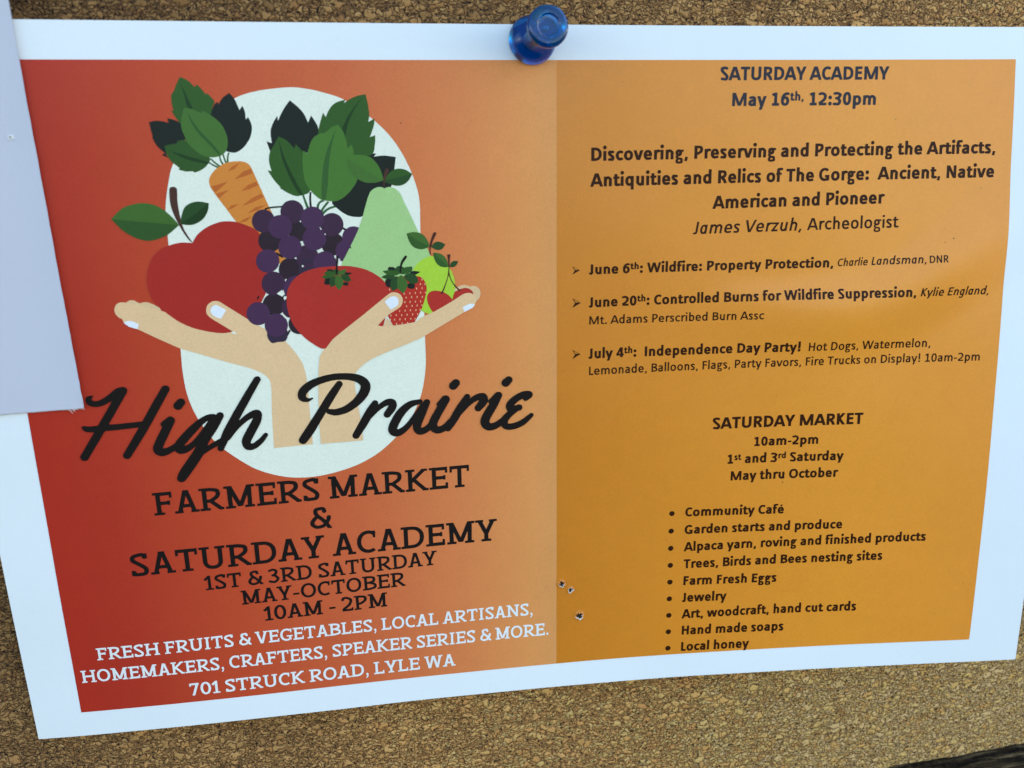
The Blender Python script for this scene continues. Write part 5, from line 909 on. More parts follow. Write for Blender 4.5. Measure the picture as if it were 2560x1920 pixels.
CAP, XH, ASC, DSC = 63.5, 46.8, 69.5, -18.5
ADV = dict(zip(' abcdefghijklmnopqrstuvwxyzé', (22.6, 47.9, 52.5, 42.3, 52.5, 49.8, 30.5, 47.1, 52.5, 22.9, 23.9, 45.5, 22.9, 79.9, 52.5, 52.7, 52.5, 52.5, 34.9, 39.1, 33.5, 52.5, 45.2, 71.5, 43.3, 45.3, 39.5, 49.8)))
ADV.update(zip('ABCDEFGHIJKLMNOPRSTUVWXYZ', (57.9, 54.4, 53.3, 61.5, 48.8, 45.9, 63.1, 62.3, 25.2, 31.9, 52.0, 42.0, 85.5, 64.6, 66.2, 51.7, 54.3, 45.9, 48.7, 64.2, 56.7, 89.0, 51.9, 48.7, 46.8)))
ADV.update({c: 50.7 for c in '0123456789'})
ADV.update({'.': 25.2, ',': 25.0, ':': 26.8, '-': 30.6, '!': 32.6})
ADVB = dict(ADV)
ADVB.update(zip(' abcdefghijklmnopqrstuvwxyzé', (22.6, 49.4, 53.7, 41.8, 53.7, 50.3, 31.6, 47.4, 53.7, 24.6, 25.5, 48.0, 24.6, 81.3, 53.7, 53.8, 53.7, 53.7, 35.5, 39.9, 34.7, 53.7, 47.3, 74.5, 45.9, 47.4, 39.7, 50.3)))
ADVB.update(zip('ABCDEFGHIJKLMNOPRSTUVWXYZ', (60.6, 56.1, 52.9, 63.0, 48.8, 45.9, 63.7, 63.1, 26.7, 33.1, 54.7, 42.3, 87.4, 65.9, 67.6, 53.2, 56.3, 47.3, 49.5, 65.3, 59.1, 90.6, 55.1, 52.0, 47.8)))
ADVB.update({'.': 26.7, ',': 25.8, ':': 27.6, '!': 32.6})


def sans(ch, w, bold, italic):
    """humanist sans letter as pen strokes, in hundredths of the type size"""
    k = 1.18 if bold else 1.10
    a = (ADVB if bold else ADV)[ch]
    h = w / 2
    v = h / k
    Ls = 6.6 if bold else 8.0
    Lr = 3.6 if bold else 4.6
    xl, xr = Ls + h, a - Ls + 0.4 - h
    ol, orr = Lr + h, a - Lr - h
    m = a / 2
    S = []

    def add(*p, **kw):
        S.append(dict(p=list(p), **kw))

    def line(x0, y0, x1, y1, **kw):
        add((x0, y0), (x1, y1), **kw)

    def bowl(x0, x1, y0, y1, a0=0, a1=360, **kw):
        add(*arc((x0 + x1) / 2, (y0 + y1) / 2, (x1 - x0) / 2, (y1 - y0) / 2, a0, a1, 22), **kw)
    ob, ot = v - 0.9, XH + 0.9 - v
    if ch == ' ':
        pass
    elif ch in 'eé':
        cx = (ol + orr) / 2
        add(*arc(cx, XH / 2, (orr - ol) / 2, ot - XH / 2, 0, 180, 14), *arc(cx, XH / 2, (orr - ol) / 2, ot - XH / 2, 180, 275, 9),
            ((orr + cx) / 2 + 1, ob + 0.7), (a - Lr - 3.2, ob + 3.2))
        line(ol, XH / 2 - 1 + .3, a - Lr - 0.2, XH / 2 - 1 + .3, w=w * 0.86)
        if ch == 'é':
            line(m - 1, XH + 6, m + 7, XH + 17, w=w * 0.85, c=(XH + 5, XH + 16))
    elif ch == 'a' and not italic:
        add((ol + 0.6, XH - 5.5 - (1 if bold else 0)), *spl((ol + 3, ot - 1.6), (m - 0.5, ot), (xr - 1.3, ot - 3.6), (xr, XH * 0.62)), (xr, 0))
        add(*spl((xr, XH * 0.56), (m - 1, XH * 0.55), (ol + 1.2, XH * 0.42), (ol - .2, XH * 0.25), (ol + 3, ob + 1.5), (m - 3, ob + 0.2), (m + 6, ob + 3.2), (xr, XH * 0.26)))
    elif ch in 'oO0':
        if ch == 'o':
            bowl(ol, orr, ob, ot)
        elif ch == 'O':
            bowl(ol - .3, orr + .3, ob, CAP + .9 - v)
        else:
            bowl(ol - .2, orr + .2, ob, CAP + .5 - v)
    elif ch in 'cC':
        t = ot if ch == 'c' else CAP + .9 - v
        rx = (a - Lr * .3 - h * .6 - ol) * (.62 if ch == 'c' else .60)
        add(*arc(ol + rx, (t + ob) / 2, rx, (t - ob) / 2, 52, 308, 24, 2.1))
        if ch == 'c':
            pass
    elif ch in 'bp' or ch in 'dqag':
        if ch == 'b':
            line(xl, 0, xl, ASC)
            bowl(xl, orr, ob, ot)
        elif ch == 'p':
            line(xl, DSC, xl, XH)
            bowl(xl, orr, ob, ot)
        elif ch == 'd':
            line(xr, 0, xr, ASC)
            bowl(ol, xr, ob, ot)
        elif ch == 'q':
            line(xr, DSC, xr, XH)
            bowl(ol, xr, ob, ot)
        elif ch == 'a':
            line(xr, 0, xr, XH)
            bowl(ol, xr, ob, ot)
        elif italic:
            bowl(ol, xr, ob, ot)
            add((xr, XH), (xr, 0), *spl((xr, -3), (xr - 4, -14.5), (m - 3, -17.5), (ol, -14)))
        else:
            g1, g2 = Lr + h + .4, a * .80 - h
            bowl(g1, g2, XH * .36 + v * .4, ot)
            line(a * .5, XH - v - .1, a - 1.2, XH - v - .1, w=w * .84)
            add(*spl((g1 + 3, XH * .40), (g1 - .6, XH * .26), (g1 + 3.4, 4.6), (m - 2, 2.4), (a * .72, .6), (a - Lr - h - .2, -7), (a * .74, -14.6), (m - 4, -17.6 + v * .2), (g1 + .4, -14), (g1 - .6, -8), (g1 + 3.4, 1.5)), w=w * .84)
    elif ch == 'f':
        x = a * .40
        add((x, 0), (x, ASC - 14), *spl((x + .3, ASC - 9), (x + 3.4, ASC - v - .9), (a + .2, ASC - v + .1)))
        line(1.0, XH - v, a - 1.6, XH - v, w=w * .86)
    elif ch == 't':
        x = a * .42
        add((x, XH + 10.6), (x, 12), *spl((x + .2, 8), (x + 3.5, v - .3), (a - 2, v + .2)))
        line(1.0, XH - v, a - 2.0, XH - v, w=w * .86)
    elif ch in 'ij':
        x = a / 2
        if ch == 'i':
            line(x, 0, x, XH)
        else:
            add((x, XH), (x, -6), *spl((x - .4, -10), (x - 4, -17), (x - 9, -17.4)))
        add((x, XH + 16.2), w=w * 1.22, k=1)
    elif ch == 'l':
        line(a / 2, 0, a / 2, ASC)
    elif ch in 'nhmru':
        if ch == 'u':
            line(xr, 0, xr, XH)
            add((xl, XH), (xl, XH * .42), *spl((xl + .2, XH * .30), (xl + (xr - xl) * .36, v - .7), (xl + (xr - xl) * .72, XH * .13), (xr, XH * .33)))
        elif ch == 'r':
            line(xl, 0, xl, XH)
            add(*spl((xl, XH * .64), (xl + (a - xl) * .45, XH * .89), (a - 1.2, ot - .2)))
        else:
            line(xl, 0, xl, ASC if ch == 'h' else XH)
            if ch == 'm':
                xm = a / 2
                for p, q in ((xl, xm), (xm, xr)):
                    add(*spl((p, XH * .66), (p + (q - p) * .32, XH * .87), (p + (q - p) * .66, ot - .2), (q - .2, XH * .72), (q, XH * .56)), (q, 0))
            else:
                add(*spl((xl, XH * .66), (xl + (xr - xl) * .30, XH * .87), (xl + (xr - xl) * .64, ot - .2), (xr - .2, XH * .72), (xr, XH * .56)), (xr, 0))
    elif ch == 'k':
        line(xl, 0, xl, ASC)
        line(xl + 1, XH * .46, a - h * .9 - .2, XH + 3, c=(0, XH))
        line(xl + (a - xl) * .26, XH * .60, a - h * .9 + .4, -3, c=(0, XH))
    elif ch in 'sS':
        T = XH if ch == 's' else CAP
        t = T + .9 - v
        l, r = Lr + h - .8, a - Lr - h + .6
        add(*spl((r - .2, T * .87 - (0 if bold else 1)), (m + 2.5, t), (l + 2, T * .88), (l + .2, T * .72), (m - 3, T * .55), (m + 4, T * .455), (r, T * .29), (r - 3, T * .10), (m - 1, ob), (l - .4, T * .11)))
    elif ch == 'v':
        line(h * .75 - 1, XH + 4, m, -2.5, c=(0, XH))
        line(a - h * .75 + 1, XH + 4, m, -2.5, c=(0, XH))
    elif ch in 'wW':
        T = XH if ch == 'w' else CAP
        q = h * .75 + .4
        xs = [q, a * .275, m, a * .725, a - q]
        for i in range(4):
            y0, y1 = (T, 0) if i % 2 == 0 else (0, T)
            line(xs[i], y0 + (4 if y0 else -2), xs[i + 1], y1 + (4 if y1 else -2), c=(0, T), w=w * .96)
    elif ch in 'xX':
        T = XH if ch == 'x' else CAP
        line(h, T + 3, a - h, -3, c=(0, T))
        line(a - h, T + 3, h, -3, c=(0, T))
    elif ch == 'y':
        line(h * .75 - .4, XH + 4, m + .6, -1, c=(0, XH))
        line(a - h * .75 + .4, XH + 4, a * .34, DSC - 3, c=(DSC, XH))
    elif ch in 'zZ':
        T = XH if ch == 'z' else CAP
        line(3, T - v, a - 3, T - v)
        line(3, v, a - 3, v)
        line(a - 3 - h * .8, T - v * .6, 3 + h * .8, v * .6, c=(0, T))
    elif ch == 'A':
        line(h * .7 - 2, -5, m, CAP + 4, c=(0, CAP))
        line(a - h * .7 + 2, -5, m, CAP + 4, c=(0, CAP))
        line(a * .22, 18, a * .78, 18)
    elif ch == 'B':
        line(xl, 0, xl, CAP)
        md = CAP * .53
        add((xl, CAP - v), (m - 2, CAP - v), *spl((m, CAP - v - .1), (orr - 2.2, CAP * .84), (orr - 3.4, CAP * .62), (m - 2, md)), (xl, md))
        add((m - 3, md), *spl((m, md - .1), (orr + .4, CAP * .40), (orr + .4, CAP * .16), (m, v)), (xl, v))
    elif ch == 'D':
        line(xl, 0, xl, CAP)
        add((xl, CAP - v), (m - 6, CAP - v), *arc(m - 6, CAP / 2, orr + .3 - m + 6, CAP / 2 - v, 88, -88, 16), (m - 6, v), (xl, v))
    elif ch in 'EFL':
        line(xl, 0, xl, CAP)
        if ch != 'L':
            line(xl, CAP - v, a - 4.6, CAP - v)
            line(xl, CAP * .53, a - 6.6, CAP * .53)
        if ch != 'F':
            line(xl, v, a - (4.2 if ch == 'E' else 1.8), v)
    elif ch == 'G':
        rx = (xr - ol) * .54
        add(*arc(ol + rx, CAP / 2, rx + 2, CAP / 2 + .9 - v, 48, 290, 24, 2.1), (xr, 7), (xr, CAP * .46))
        line(m + 2, CAP * .46 - v, xr + h, CAP * .46 - v)
    elif ch == 'H':
        line(xl, 0, xl, CAP)
        line(xr, 0, xr, CAP)
        line(xl, CAP * .52, xr, CAP * .52)
    elif ch == 'I':
        line(m, 0, m, CAP)
    elif ch == 'J':
        x = a - Ls - h
        add((x, CAP), (x, 16), *spl((x - .2, 9), (x - 4, 1.4 + v * .5), (x - 13, v)))
    elif ch == 'K':
        line(xl, 0, xl, CAP)
        line(xl + 2, CAP * .47, a - h - .4, CAP + 3, c=(0, CAP))
        line(xl + 5, CAP * .56, a - h + .6, -3, c=(0, CAP))
    elif ch == 'M':
        line(xl, 0, xl, CAP, w=w * .95)
        line(xr, 0, xr, CAP, w=w * .95)
        line(xl + 1, CAP + 3, m, 1, c=(2, CAP), w=w * .95)
        line(xr - 1, CAP + 3, m, 1, c=(2, CAP), w=w * .95)
    elif ch == 'N':
        line(xl, 0, xl, CAP, w=w * .95)
        line(xr, 0, xr, CAP, w=w * .95)
        line(xl, CAP + 2, xr, -2, c=(0, CAP))
    elif ch in 'PR':
        line(xl, 0, xl, CAP)
        e = orr + (.6 if ch == 'P' else -2.4)
        md = CAP * (.40 if ch == 'P' else .46)
        add((xl, CAP - v), (m - 3, CAP - v), *spl((m, CAP - v - .1), (e - 1, CAP * .84), (e - .8, CAP * .58), (m - 1, md)), (xl, md))
        if ch == 'R':
            add(*spl((m - 4, md), (m + 3, CAP * .38), (a * .72, CAP * .22), (a - h - 1.6, -3)), c=(0, CAP))
    elif ch == 'T':
        line(m, 0, m, CAP)
        line(1.0, CAP - v, a - 1.0, CAP - v)
    elif ch == 'U':
        add((xl, CAP), (xl, CAP * .36), *arc(m, CAP * .36, xr - m, CAP * .36 + .9 - v, 180, 360, 16), (xr, CAP))
    elif ch == 'V':
        line(h * .7, CAP + 4, m, -3, c=(0, CAP))
        line(a - h * .7, CAP + 4, m, -3, c=(0, CAP))
    elif ch == 'Y':
        line(m, 0, m, CAP * .42)
        line(h * .6 - 1, CAP + 4, m, CAP * .36, c=(0, CAP))
        line(a - h * .6 + 1, CAP + 4, m, CAP * .36, c=(0, CAP))
    elif ch == '1':
        line(m + 1, 0, m + 1, CAP)
        line(8, v, a - 6, v)
        add((9, CAP * .80), (m + 1, CAP - v * .6), c=(0, CAP))
    elif ch == '2':
        add(*spl((7, CAP * .86), (m - 2, CAP + .6 - v), (a - Lr - h - 1.6, CAP * .76), (a * .66, CAP * .45), (7.4, v + 3)))
        line(6, v, a - 5, v)
    elif ch == '3':
        add(*spl((8, CAP * .89), (m - 1, CAP + .6 - v), (a - 11, CAP * .78), (m + 3, CAP * .55), (m - 7, CAP * .53)))
        add(*spl((m - 7, CAP * .53), (m + 4, CAP * .51), (a - 5 - h, CAP * .28), (a * .62, CAP * .05 + v * .4), (m - 6, v - .4), (6.4, CAP * .10)))
    elif ch == '4':
        x = a * .68
        line(x, 0, x, CAP)
        line(3, CAP * .27, a - 2, CAP * .27)
        line(x - 1, CAP + 3, 5, CAP * .24, c=(CAP * .22, CAP), w=w * .9)
    elif ch == '6':
        bowl(ol, orr, ob, CAP * .62)
        add(*spl((ol, CAP * .30), (ol + 2.2, CAP * .66), (m + 1, CAP - v - .8), (a - 8, CAP - v)))
    elif ch == '.':
        add((m, h * 1.05), w=w * 1.3, k=1)
    elif ch == ':':
        add((m, h * 1.05), w=w * 1.25, k=1)
        add((m, XH - h * 1.2), w=w * 1.25, k=1)
    elif ch == ',':
        line(m + 2.2, 9 + (2 if bold else 0), m - 3.2, -10, w=w * .9)
    elif ch == '-':
        line(4, XH * .49, a - 4, XH * .49, w=w * .9)
    elif ch == '!':
        line(m, 20, m, CAP + 3)
        add((m, h * 1.1), w=w * 1.25, k=1)
    if italic:
        for s in S:
            s['sh'] = 1
    return a, S, k


SADV = dict(zip('ABCDEFGHIKLMNOPRSTUVWYJ', (70, 68, 65, 76, 63, 60, 72, 82, 40, 74, 60, 92, 80, 76, 63, 71, 57, 67, 78, 70, 100, 68, 40)))
SADV.update({'0': 60, '1': 43, '2': 57, '3': 56, '7': 54, '&': 70, '-': 36, ',': 25, '.': 25, ' ': 22})


def slab(ch, w):
    """slab serif capital as pen strokes, in hundredths of the type size"""
    H, k = 70.0, 1.22
    a = SADV[ch]
    h = w / 2
    v = h / k
    st = 7.6
    S = []
    m = a / 2

    def add(*p, **kw):
        S.append(dict(p=list(p), **kw))

    def line(x0, y0, x1, y1, **kw):
        add((x0, y0), (x1, y1), **kw)

    def foot(x, y=0, l=8.0, r=8.0, tl=None):
        yy = st / 2 if y == 0 else H - st / 2
        line(x - h - l, yy, x + h + r, yy, w=st, k=1)
    xl, xr = 10.5 + h, a - 10.5 - h
    if ch == 'A':
        line(6 + h, -4, m, H + 5, c=(0, H), w=w * .96)
        line(a - 6 - h, -4, m, H + 5, c=(0, H), w=w * .96)
        line(a * .26, 22, a * .74, 22)
        foot(8.5 + h * .5, 0, 5, 6)
        foot(a - 8.5 - h * .5, 0, 6, 5)
        line(m - 9, H - st / 2, m + 2, H - st / 2, w=st, k=1)
    elif ch in 'BPRD':
        line(xl, 0, xl, H)
        line(2, H - st / 2, xl, H - st / 2, w=st, k=1)
        if ch in 'BD':
            line(2, st / 2, xl, st / 2, w=st, k=1)
        else:
            foot(xl, 0, 8.5, 8 if ch == 'R' else 10)
        e = a - 4 - h
        if ch == 'D':
            add((xl, H - v), (m - 4, H - v), *arc(m - 4, H / 2, e - m + 4, H / 2 - v, 88, -88, 16), (m - 4, v), (xl, v))
        else:
            md = H * (.52 if ch == 'B' else .42)
            b = e - (3 if ch != 'P' else 0) - (3 if ch == 'R' else 0)
            add((xl, H - v), (m - 3, H - v), *spl((m, H - v - .2), (b - 1, H * .85), (b - 1, H * .62), (m - 1, md)), (xl, md))
            if ch == 'B':
                add((m - 2, md), *spl((m, md - .1), (e, H * .38), (e, H * .16), (m, v)), (xl, v))
            if ch == 'R':
                line(m - 2, md, a - 10, 4, c=(0, H))
                line(a - 15, st / 2, a - 1, st / 2, w=st, k=1)
    elif ch in 'CG':
        add(*arc(4 + h + 28, H / 2, 28, H / 2 + .8 - v, 48, 306 if ch == 'C' else 296, 24, 2.1))
        x = a - 8
        line(x - 1, H - 1, x - 1, H * .68, w=7.6)
        if ch == 'G':
            line(a - 8 - h, 5, a - 8 - h, H * .44)
            line(m + 3, H * .44 - st / 2, a, H * .44 - st / 2, w=st, k=1)
    elif ch in 'EFL':
        line(xl, 0, xl, H)
        line(2, H - st / 2, xl, H - st / 2, w=st, k=1)
        if ch == 'L':
            line(xl, H - st / 2, xl + h + 8, H - st / 2, w=st, k=1)
        if ch != 'L':
            line(xl, H - v, a - 5, H - v)
            line(xl, H * .52, a - 13, H * .52)
            line(a - 8, H, a - 8, H - 19, w=7.4)
            line(a - 14, H * .52 - 7, a - 14, H * .52 + 7, w=7)
        if ch == 'F':
            foot(xl, 0, 8.5, 9)
        else:
            line(2, st / 2, xl, st / 2, w=st, k=1)
            line(xl, v, a - 3, v)
            line(a - 6.8, 0, a - 6.8, 20, w=7.4)
    elif ch in 'HN':
        line(xl, 0, xl, H)
        line(xr, 0, xr, H)
        if ch == 'H':
            line(xl, H * .51, xr, H * .51)
            for x in (xl, xr):
                foot(x, 0)
                foot(x, 1)
        else:
            line(xl - h * .5, H + 3, xr + h * .5, -3, c=(0, H))
            foot(xl, 0)
            foot(xr, 1)
            line(2, H - st / 2, xl, H - st / 2, w=st, k=1)
    elif ch == 'I':
        line(m, 0, m, H)
        foot(m, 0)
        foot(m, 1)
    elif ch == 'K':
        line(xl, 0, xl, H)
        foot(xl, 0)
        foot(xl, 1)
        line(xl + 2, H * .44, a - 14, H - 2, c=(0, H))
        line(xl + 10, H * .54, a - 12, 3, c=(0, H))
        line(a - 22, H - st / 2, a - 4, H - st / 2, w=st, k=1)
        line(a - 20, st / 2, a - 1, st / 2, w=st, k=1)
    elif ch == 'M':
        line(xl + 1.5, 0, xl, H)
        line(xr - 1.5, 0, xr, H)
        line(xl - 1, H + 4, m, 4, c=(5, H))
        line(xr + 1, H + 4, m, 4, c=(5, H))
        foot(xl + 1.5, 0)
        foot(xr - 1.5, 0)
        line(2, H - st / 2, xl, H - st / 2, w=st, k=1)
        line(xr, H - st / 2, a - 2, H - st / 2, w=st, k=1)
    elif ch in 'O0':
        add(*arc(m, H / 2, m - 3.6 - h, H / 2 + .8 - v, 0, 360, 30, 2.1))
    elif ch == 'S':
        l, r = 5 + h, a - 5 - h
        add(*spl((r - .5, H * .80), (r - 5, H * .93), (m + 1, H + .5 - v), (l + 2, H * .86), (l + .8, H * .70), (m - 4, H * .56), (m + 5, H * .46), (r, H * .29), (r - 3, H * .10), (m - 1, v - .6), (l + 3, H * .08), (l, H * .19)))
        line(r + h - 3.6, H - 1, r + h - 3.6, H * .75, w=7.2)
        line(l - h + 3.6, 1, l - h + 3.6, H * .26, w=7.2)
    elif ch == 'T':
        line(m, 0, m, H)
        line(3, H - v, a - 3, H - v)
        line(6.6, H, 6.6, H - 20, w=7.4)
        line(a - 6.6, H, a - 6.6, H - 20, w=7.4)
        foot(m, 0, 9, 9)
    elif ch == 'U':
        add((xl, H), (xl, H * .36), *arc(m, H * .36, xr - m, H * .36 + .8 - v, 180, 360, 16), (xr, H))
        foot(xl, 1)
        foot(xr, 1)
    elif ch in 'VY':
        lo = -3 if ch == 'V' else H * .36
        line(7 + h * .6, H + 2, m, lo, c=(0, H))
        line(a - 7 - h * .6, H + 2, m, lo, c=(0, H))
        foot(9.5 + h * .3, 1, 5, 7)
        foot(a - 9.5 - h * .3, 1, 7, 5)
        if ch == 'Y':
            line(m, 0, m, H * .42)
            foot(m, 0, 9, 9)
    elif ch == 'W':
        q = 8 + h * .6
        xs = [q, a * .29, m, a * .71, a - q]
        for i in range(4):
            y0, y1 = (H, 0) if i % 2 == 0 else (0, H)
            line(xs[i], y0 + (4 if y0 else -2), xs[i + 1], y1 + (4 if y1 else -2), c=(0, H), w=w * .95)
        foot(10 + h * .3, 1, 5, 6)
        foot(a - 10 - h * .3, 1, 6, 5)
    elif ch == '&':
        add(*spl((m + 13, H * .78), (m + 9, H * .92), (m - 1, H + .4 - v), (m - 13, H * .88), (m - 14, H * .72), (m - 7, H * .58), (m + 8, H * .40), (a - 12, 10), (a - 4, -2)), c=(0, H + 1))
        add(*spl((m - 8, H * .58), (7 + h, H * .38), (5 + h, H * .20), (m - 12, v), (m, v + .4), (m + 13, H * .16), (a - 11, H * .40), (a - 9, H * .56)))
        line(m + 12, H * .95, m + 12, H * .74, w=6)
    elif ch == '1':
        line(m + 2, 0, m + 2, H)
        line(5, st / 2, a - 2, st / 2, w=st, k=1)
        line(4, H * .70, m + 3, H - 3, c=(0, H))
    elif ch == '2':
        add(*spl((8, H * .80), (13, H * .94), (m, H + .4 - v), (a - 6 - h, H * .76), (a * .64, H * .44), (8, v + 4)))
        line(5, v, a - 4, v)
        line(a - 7, 0, a - 7, 16, w=7)
    elif ch == '3':
        add(*spl((8, H * .86), (m - 2, H + .4 - v), (a - 9 - h, H * .79), (m + 3, H * .55), (m - 6, H * .53)))
        add(*spl((m - 6, H * .53), (m + 5, H * .51), (a - 4 - h, H * .28), (a * .6, H * .05 + v * .4), (m - 6, v - .4), (6, H * .14)))
    elif ch == '7':
        line(4, H - v, a - 3, H - v)
        line(7.6, H, 7.6, H - 18, w=7)
        line(a - 9, H, m - 8, -3, c=(0, H))
    elif ch == '.':
        add((m, 7), w=14, k=1)
    elif ch == ',':
        add((m, 7.2), w=13, k=1)
        add(*spl((m + 3, 8), (m + 2, -4), (m - 4, -13)), w=7)
    elif ch == '-':
        line(4, 25, a - 4, 25, w=9, k=1)
    return a, S, k


FACE = {'slab': (12.8, 70.0), 'bold': (15.3, CAP), 'regular': (11.0, CAP), 'italic': (10.8, CAP)}
_glyph = {}


def glyph(face, ch):
    key = (face, ch)
    if key not in _glyph:
        w, _ = FACE[face]
        a, S, k = slab(ch, w) if face == 'slab' else sans(ch, w, face == 'bold', face == 'italic')
        if not S:
            _glyph[key] = (a, None, None, 0, a)
            return _glyph[key]
        st = 1.0
        xs, ys = np.arange(-14, a + 14, st), np.arange(-26, 92, st)
        X, Y = np.meshgrid(xs, ys)
        X = X + 0.0137
        Y = Y + 0.0171
        D = seg_field(X, Y, S, w, k)
        D[0, :] = D[-1, :] = 50
        D[:, 0] = D[:, -1] = 50
        loops = [simplify(L, 0.16) for L in contours(D, xs[0] + .0137, ys[0] + .0171, st)]
        if face == 'italic':
            loops = [np.stack([L[:, 0] + 0.17 * L[:, 1], L[:, 1]], 1) for L in loops]
        v, f = triangulate([densify(L, 20.0) for L in loops if len(L) > 2])
        _glyph[key] = (a, v, f, v[:, 0].min(), v[:, 0].max())
    return _glyph[key]


def text_mesh(name, face, text, u0, v0, u1, v1, cap, layer):
    """one line of lettering set from (u0,v0) to (u1,v1) on the paper; ^...^ is superscript"""
    cur, sup = 0.0, False
    items = []
    for ch in text:
        if ch == '^':
            sup = not sup
            continue
        a, v, f, x0, x1 = glyph(face, ch)
        s, dy = (0.66, 24.0) if sup else (1.0, 0.0)
        if v is not None:
            items.append((v * s + [cur, dy], f))
        cur += a * s
    lo = min(v[:, 0].min() for v, f in items)
    hi = max(v[:, 0].max() for v, f in items)
    d = np.array([u1 - u0, v1 - v0])
    L = math.hypot(*d)
    d /= L
    nrm = np.array([d[1], -d[0]])
    sx, sy = L / (hi - lo), cap / FACE[face][1]
    V, Fc, n = [], [], 0
    for v, f in items:
        p = np.array([u0, v0]) + np.outer((v[:, 0] - lo) * sx, d) + np.outer(v[:, 1] * sy, nrm)
        V.append(p)
        Fc.append(f + n)
        n += len(v)
    return paper_mesh(name, np.concatenate(V), np.concatenate(Fc), layer)


# --- the flyer itself
flyer = empty('flyer', (0, -0.004, 0))
tag(flyer, 'white bordered card flyer with red and orange printed halves held by the blue push pin', 'flyer')


def flyer_sheet():
    nu, nv = 216, 139
    uu, vv = np.meshgrid(np.linspace(0, PW, nu + 1), np.linspace(0, PH, nv + 1))
    uv = np.stack([uu.ravel(), vv.ravel()], 1)
    front = on_paper(uv)
    back = front.copy()
    back[:, 1] += 0.00022
    n = len(uv)
    idx = np.arange(n).reshape(nv + 1, nu + 1)
    faces = []
    for j in range(nv):
        for i in range(nu):
            a, b, c, d = idx[j, i], idx[j, i + 1], idx[j + 1, i + 1], idx[j + 1, i]
            faces += [(a, d, c, b), (a + n, b + n, c + n, d + n)]
    rim = list(idx[0, :]) + list(idx[1:, -1]) + list(idx[-1, -2::-1]) + list(idx[-2:0, 0])
    m = len(rim)
    for i in range(m):
        a, b = 2 * n + i, 2 * n + (i + 1) % m
        faces.append((a, b, b + m, a + m))
    me = mesh_from('paper', np.concatenate([front, back, front[rim], back[rim]]), faces)
    o = obj('paper', me, PAPER, flyer)
    flags = np.ones(len(me.polygons), bool)
    flags[-len(rim):] = False
    me.polygons.foreach_set('use_smooth', flags)
    return o


flyer_sheet()
pl, pr, pt, pb, pd = PANEL


def area(name, u0, v0, u1, v1, mat, layer):
    v, f = triangulate([densify([(u0, v0), (u1, v0), (u1, v1), (u0, v1)], 1.4)], 1.4)
    return obj(name, paper_mesh(name, v, f, layer), mat, flyer, smooth=True)


left = area('printed_panel', pl, pt, pd, pb, PANEL_RED, 1)
tag(left, 'red panel fading to orange')
right = area('printed_panel', pd, pt, pr, pb, PANEL_ORANGE, 1)
tag(right, 'plain orange panel of event listings')

groups = {}
for part, piece, layer, colour, flat in ARTWORK:
    P = np.array(flat).reshape(-1, 2)
    big = np.ptp(P, axis=0).max()
    v, f = triangulate([densify(P, 2.5) if big > 6 else P], 2.5 if big > 6 else None)
    me = paper_mesh(piece or part, v, f, 2 + layer)
    if piece is None:
        obj(part, me, ink(colour), flyer, smooth=True)
        continue
    if part not in groups:
        # the first piece that names the body carries the part; the rest are its sub-parts
        groups[part] = []
    groups[part].append((piece, me, colour))
BODY = {'carrot': 'root', 'grape_bunch': None, 'left_hand': 'palm', 'right_hand': 'palm', 'apple': 'fruit', 'pear': 'fruit', 'lime': 'fruit',
        'cherry_pair': None, 'strawberry': 'fruit', 'tomato': 'fruit'}
RENAME = {'left_hand': 'hand', 'right_hand': 'hand'}


def join_meshes(name, meshes):
    bm = bmesh.new()
    for k, me in enumerate(meshes):
        bm.from_mesh(me)
    out = bpy.data.meshes.new(name)
    bm.to_mesh(out)
    bm.free()
    return out


for part, pieces in groups.items():
    body = BODY[part]
    nm = RENAME.get(part, part)
    if body:
        root = None
        for piece, me, colour in pieces:
            if piece == body and root is None:
                root = obj(nm, me, ink(colour), flyer, smooth=True)
                break
    else:
        root = empty(nm, (0, -0.004, 0))
        root.parent = flyer
        root.matrix_parent_inverse = flyer.matrix_world.inverted()
    first = True
    for piece, me, colour in pieces:
        if body and piece == body and first:
            first = False
            continue
        if piece == 'seed':
            continue
        obj(piece, me, ink(colour), root, smooth=True)
    seeds = [me for piece, me, c in pieces if piece == 'seed']
    if seeds:
        obj('seeds', join_meshes('seeds', seeds), ink('seed'), root)


# --- brush lettering: union of round pen dabs -> outline
def brush_word(name, strokes):
    pts = np.concatenate([np.array(s).reshape(-1, 3) for s in strokes])
    st = 0.16
    x0, y0 = pts[:, 0].min() - 5.03, pts[:, 1].min() - 5.03
    xs, ys = np.arange(x0, pts[:, 0].max() + 5, st), np.arange(y0, pts[:, 1].max() + 5, st)
    X, Y = np.meshgrid(xs, ys)
    D = np.full(X.shape, 1e3)
    for s in strokes:
        P = np.array(s).reshape(-1, 3)
        Q = np.array(spl(*[tuple(p) for p in P], n=5)) if len(P) > 2 else P
        for a, b in zip(Q, Q[1:]):
            t = b[:2] - a[:2]
            L2 = max(t @ t, 1e-9)
            s_ = np.clip(((X - a[0]) * t[0] + (Y - a[1]) * t[1]) / L2, 0, 1)
            D = np.minimum(D, np.hypot(X - a[0] - s_ * t[0], Y - a[1] - s_ * t[1]) - (a[2] + (b[2] - a[2]) * s_))
    loops = [simplify(L, 0.02) for L in contours(D, x0, y0, st)]
    v, f = triangulate([densify(L, 2.5) for L in loops if len(L) > 2], 2.5)
    o = obj(name, paper_mesh(name, v, f, 26), ink('ink_black'), flyer)
    return tag(o, 'bold black brush script lettering')


brush_word('lettering', BRUSH)

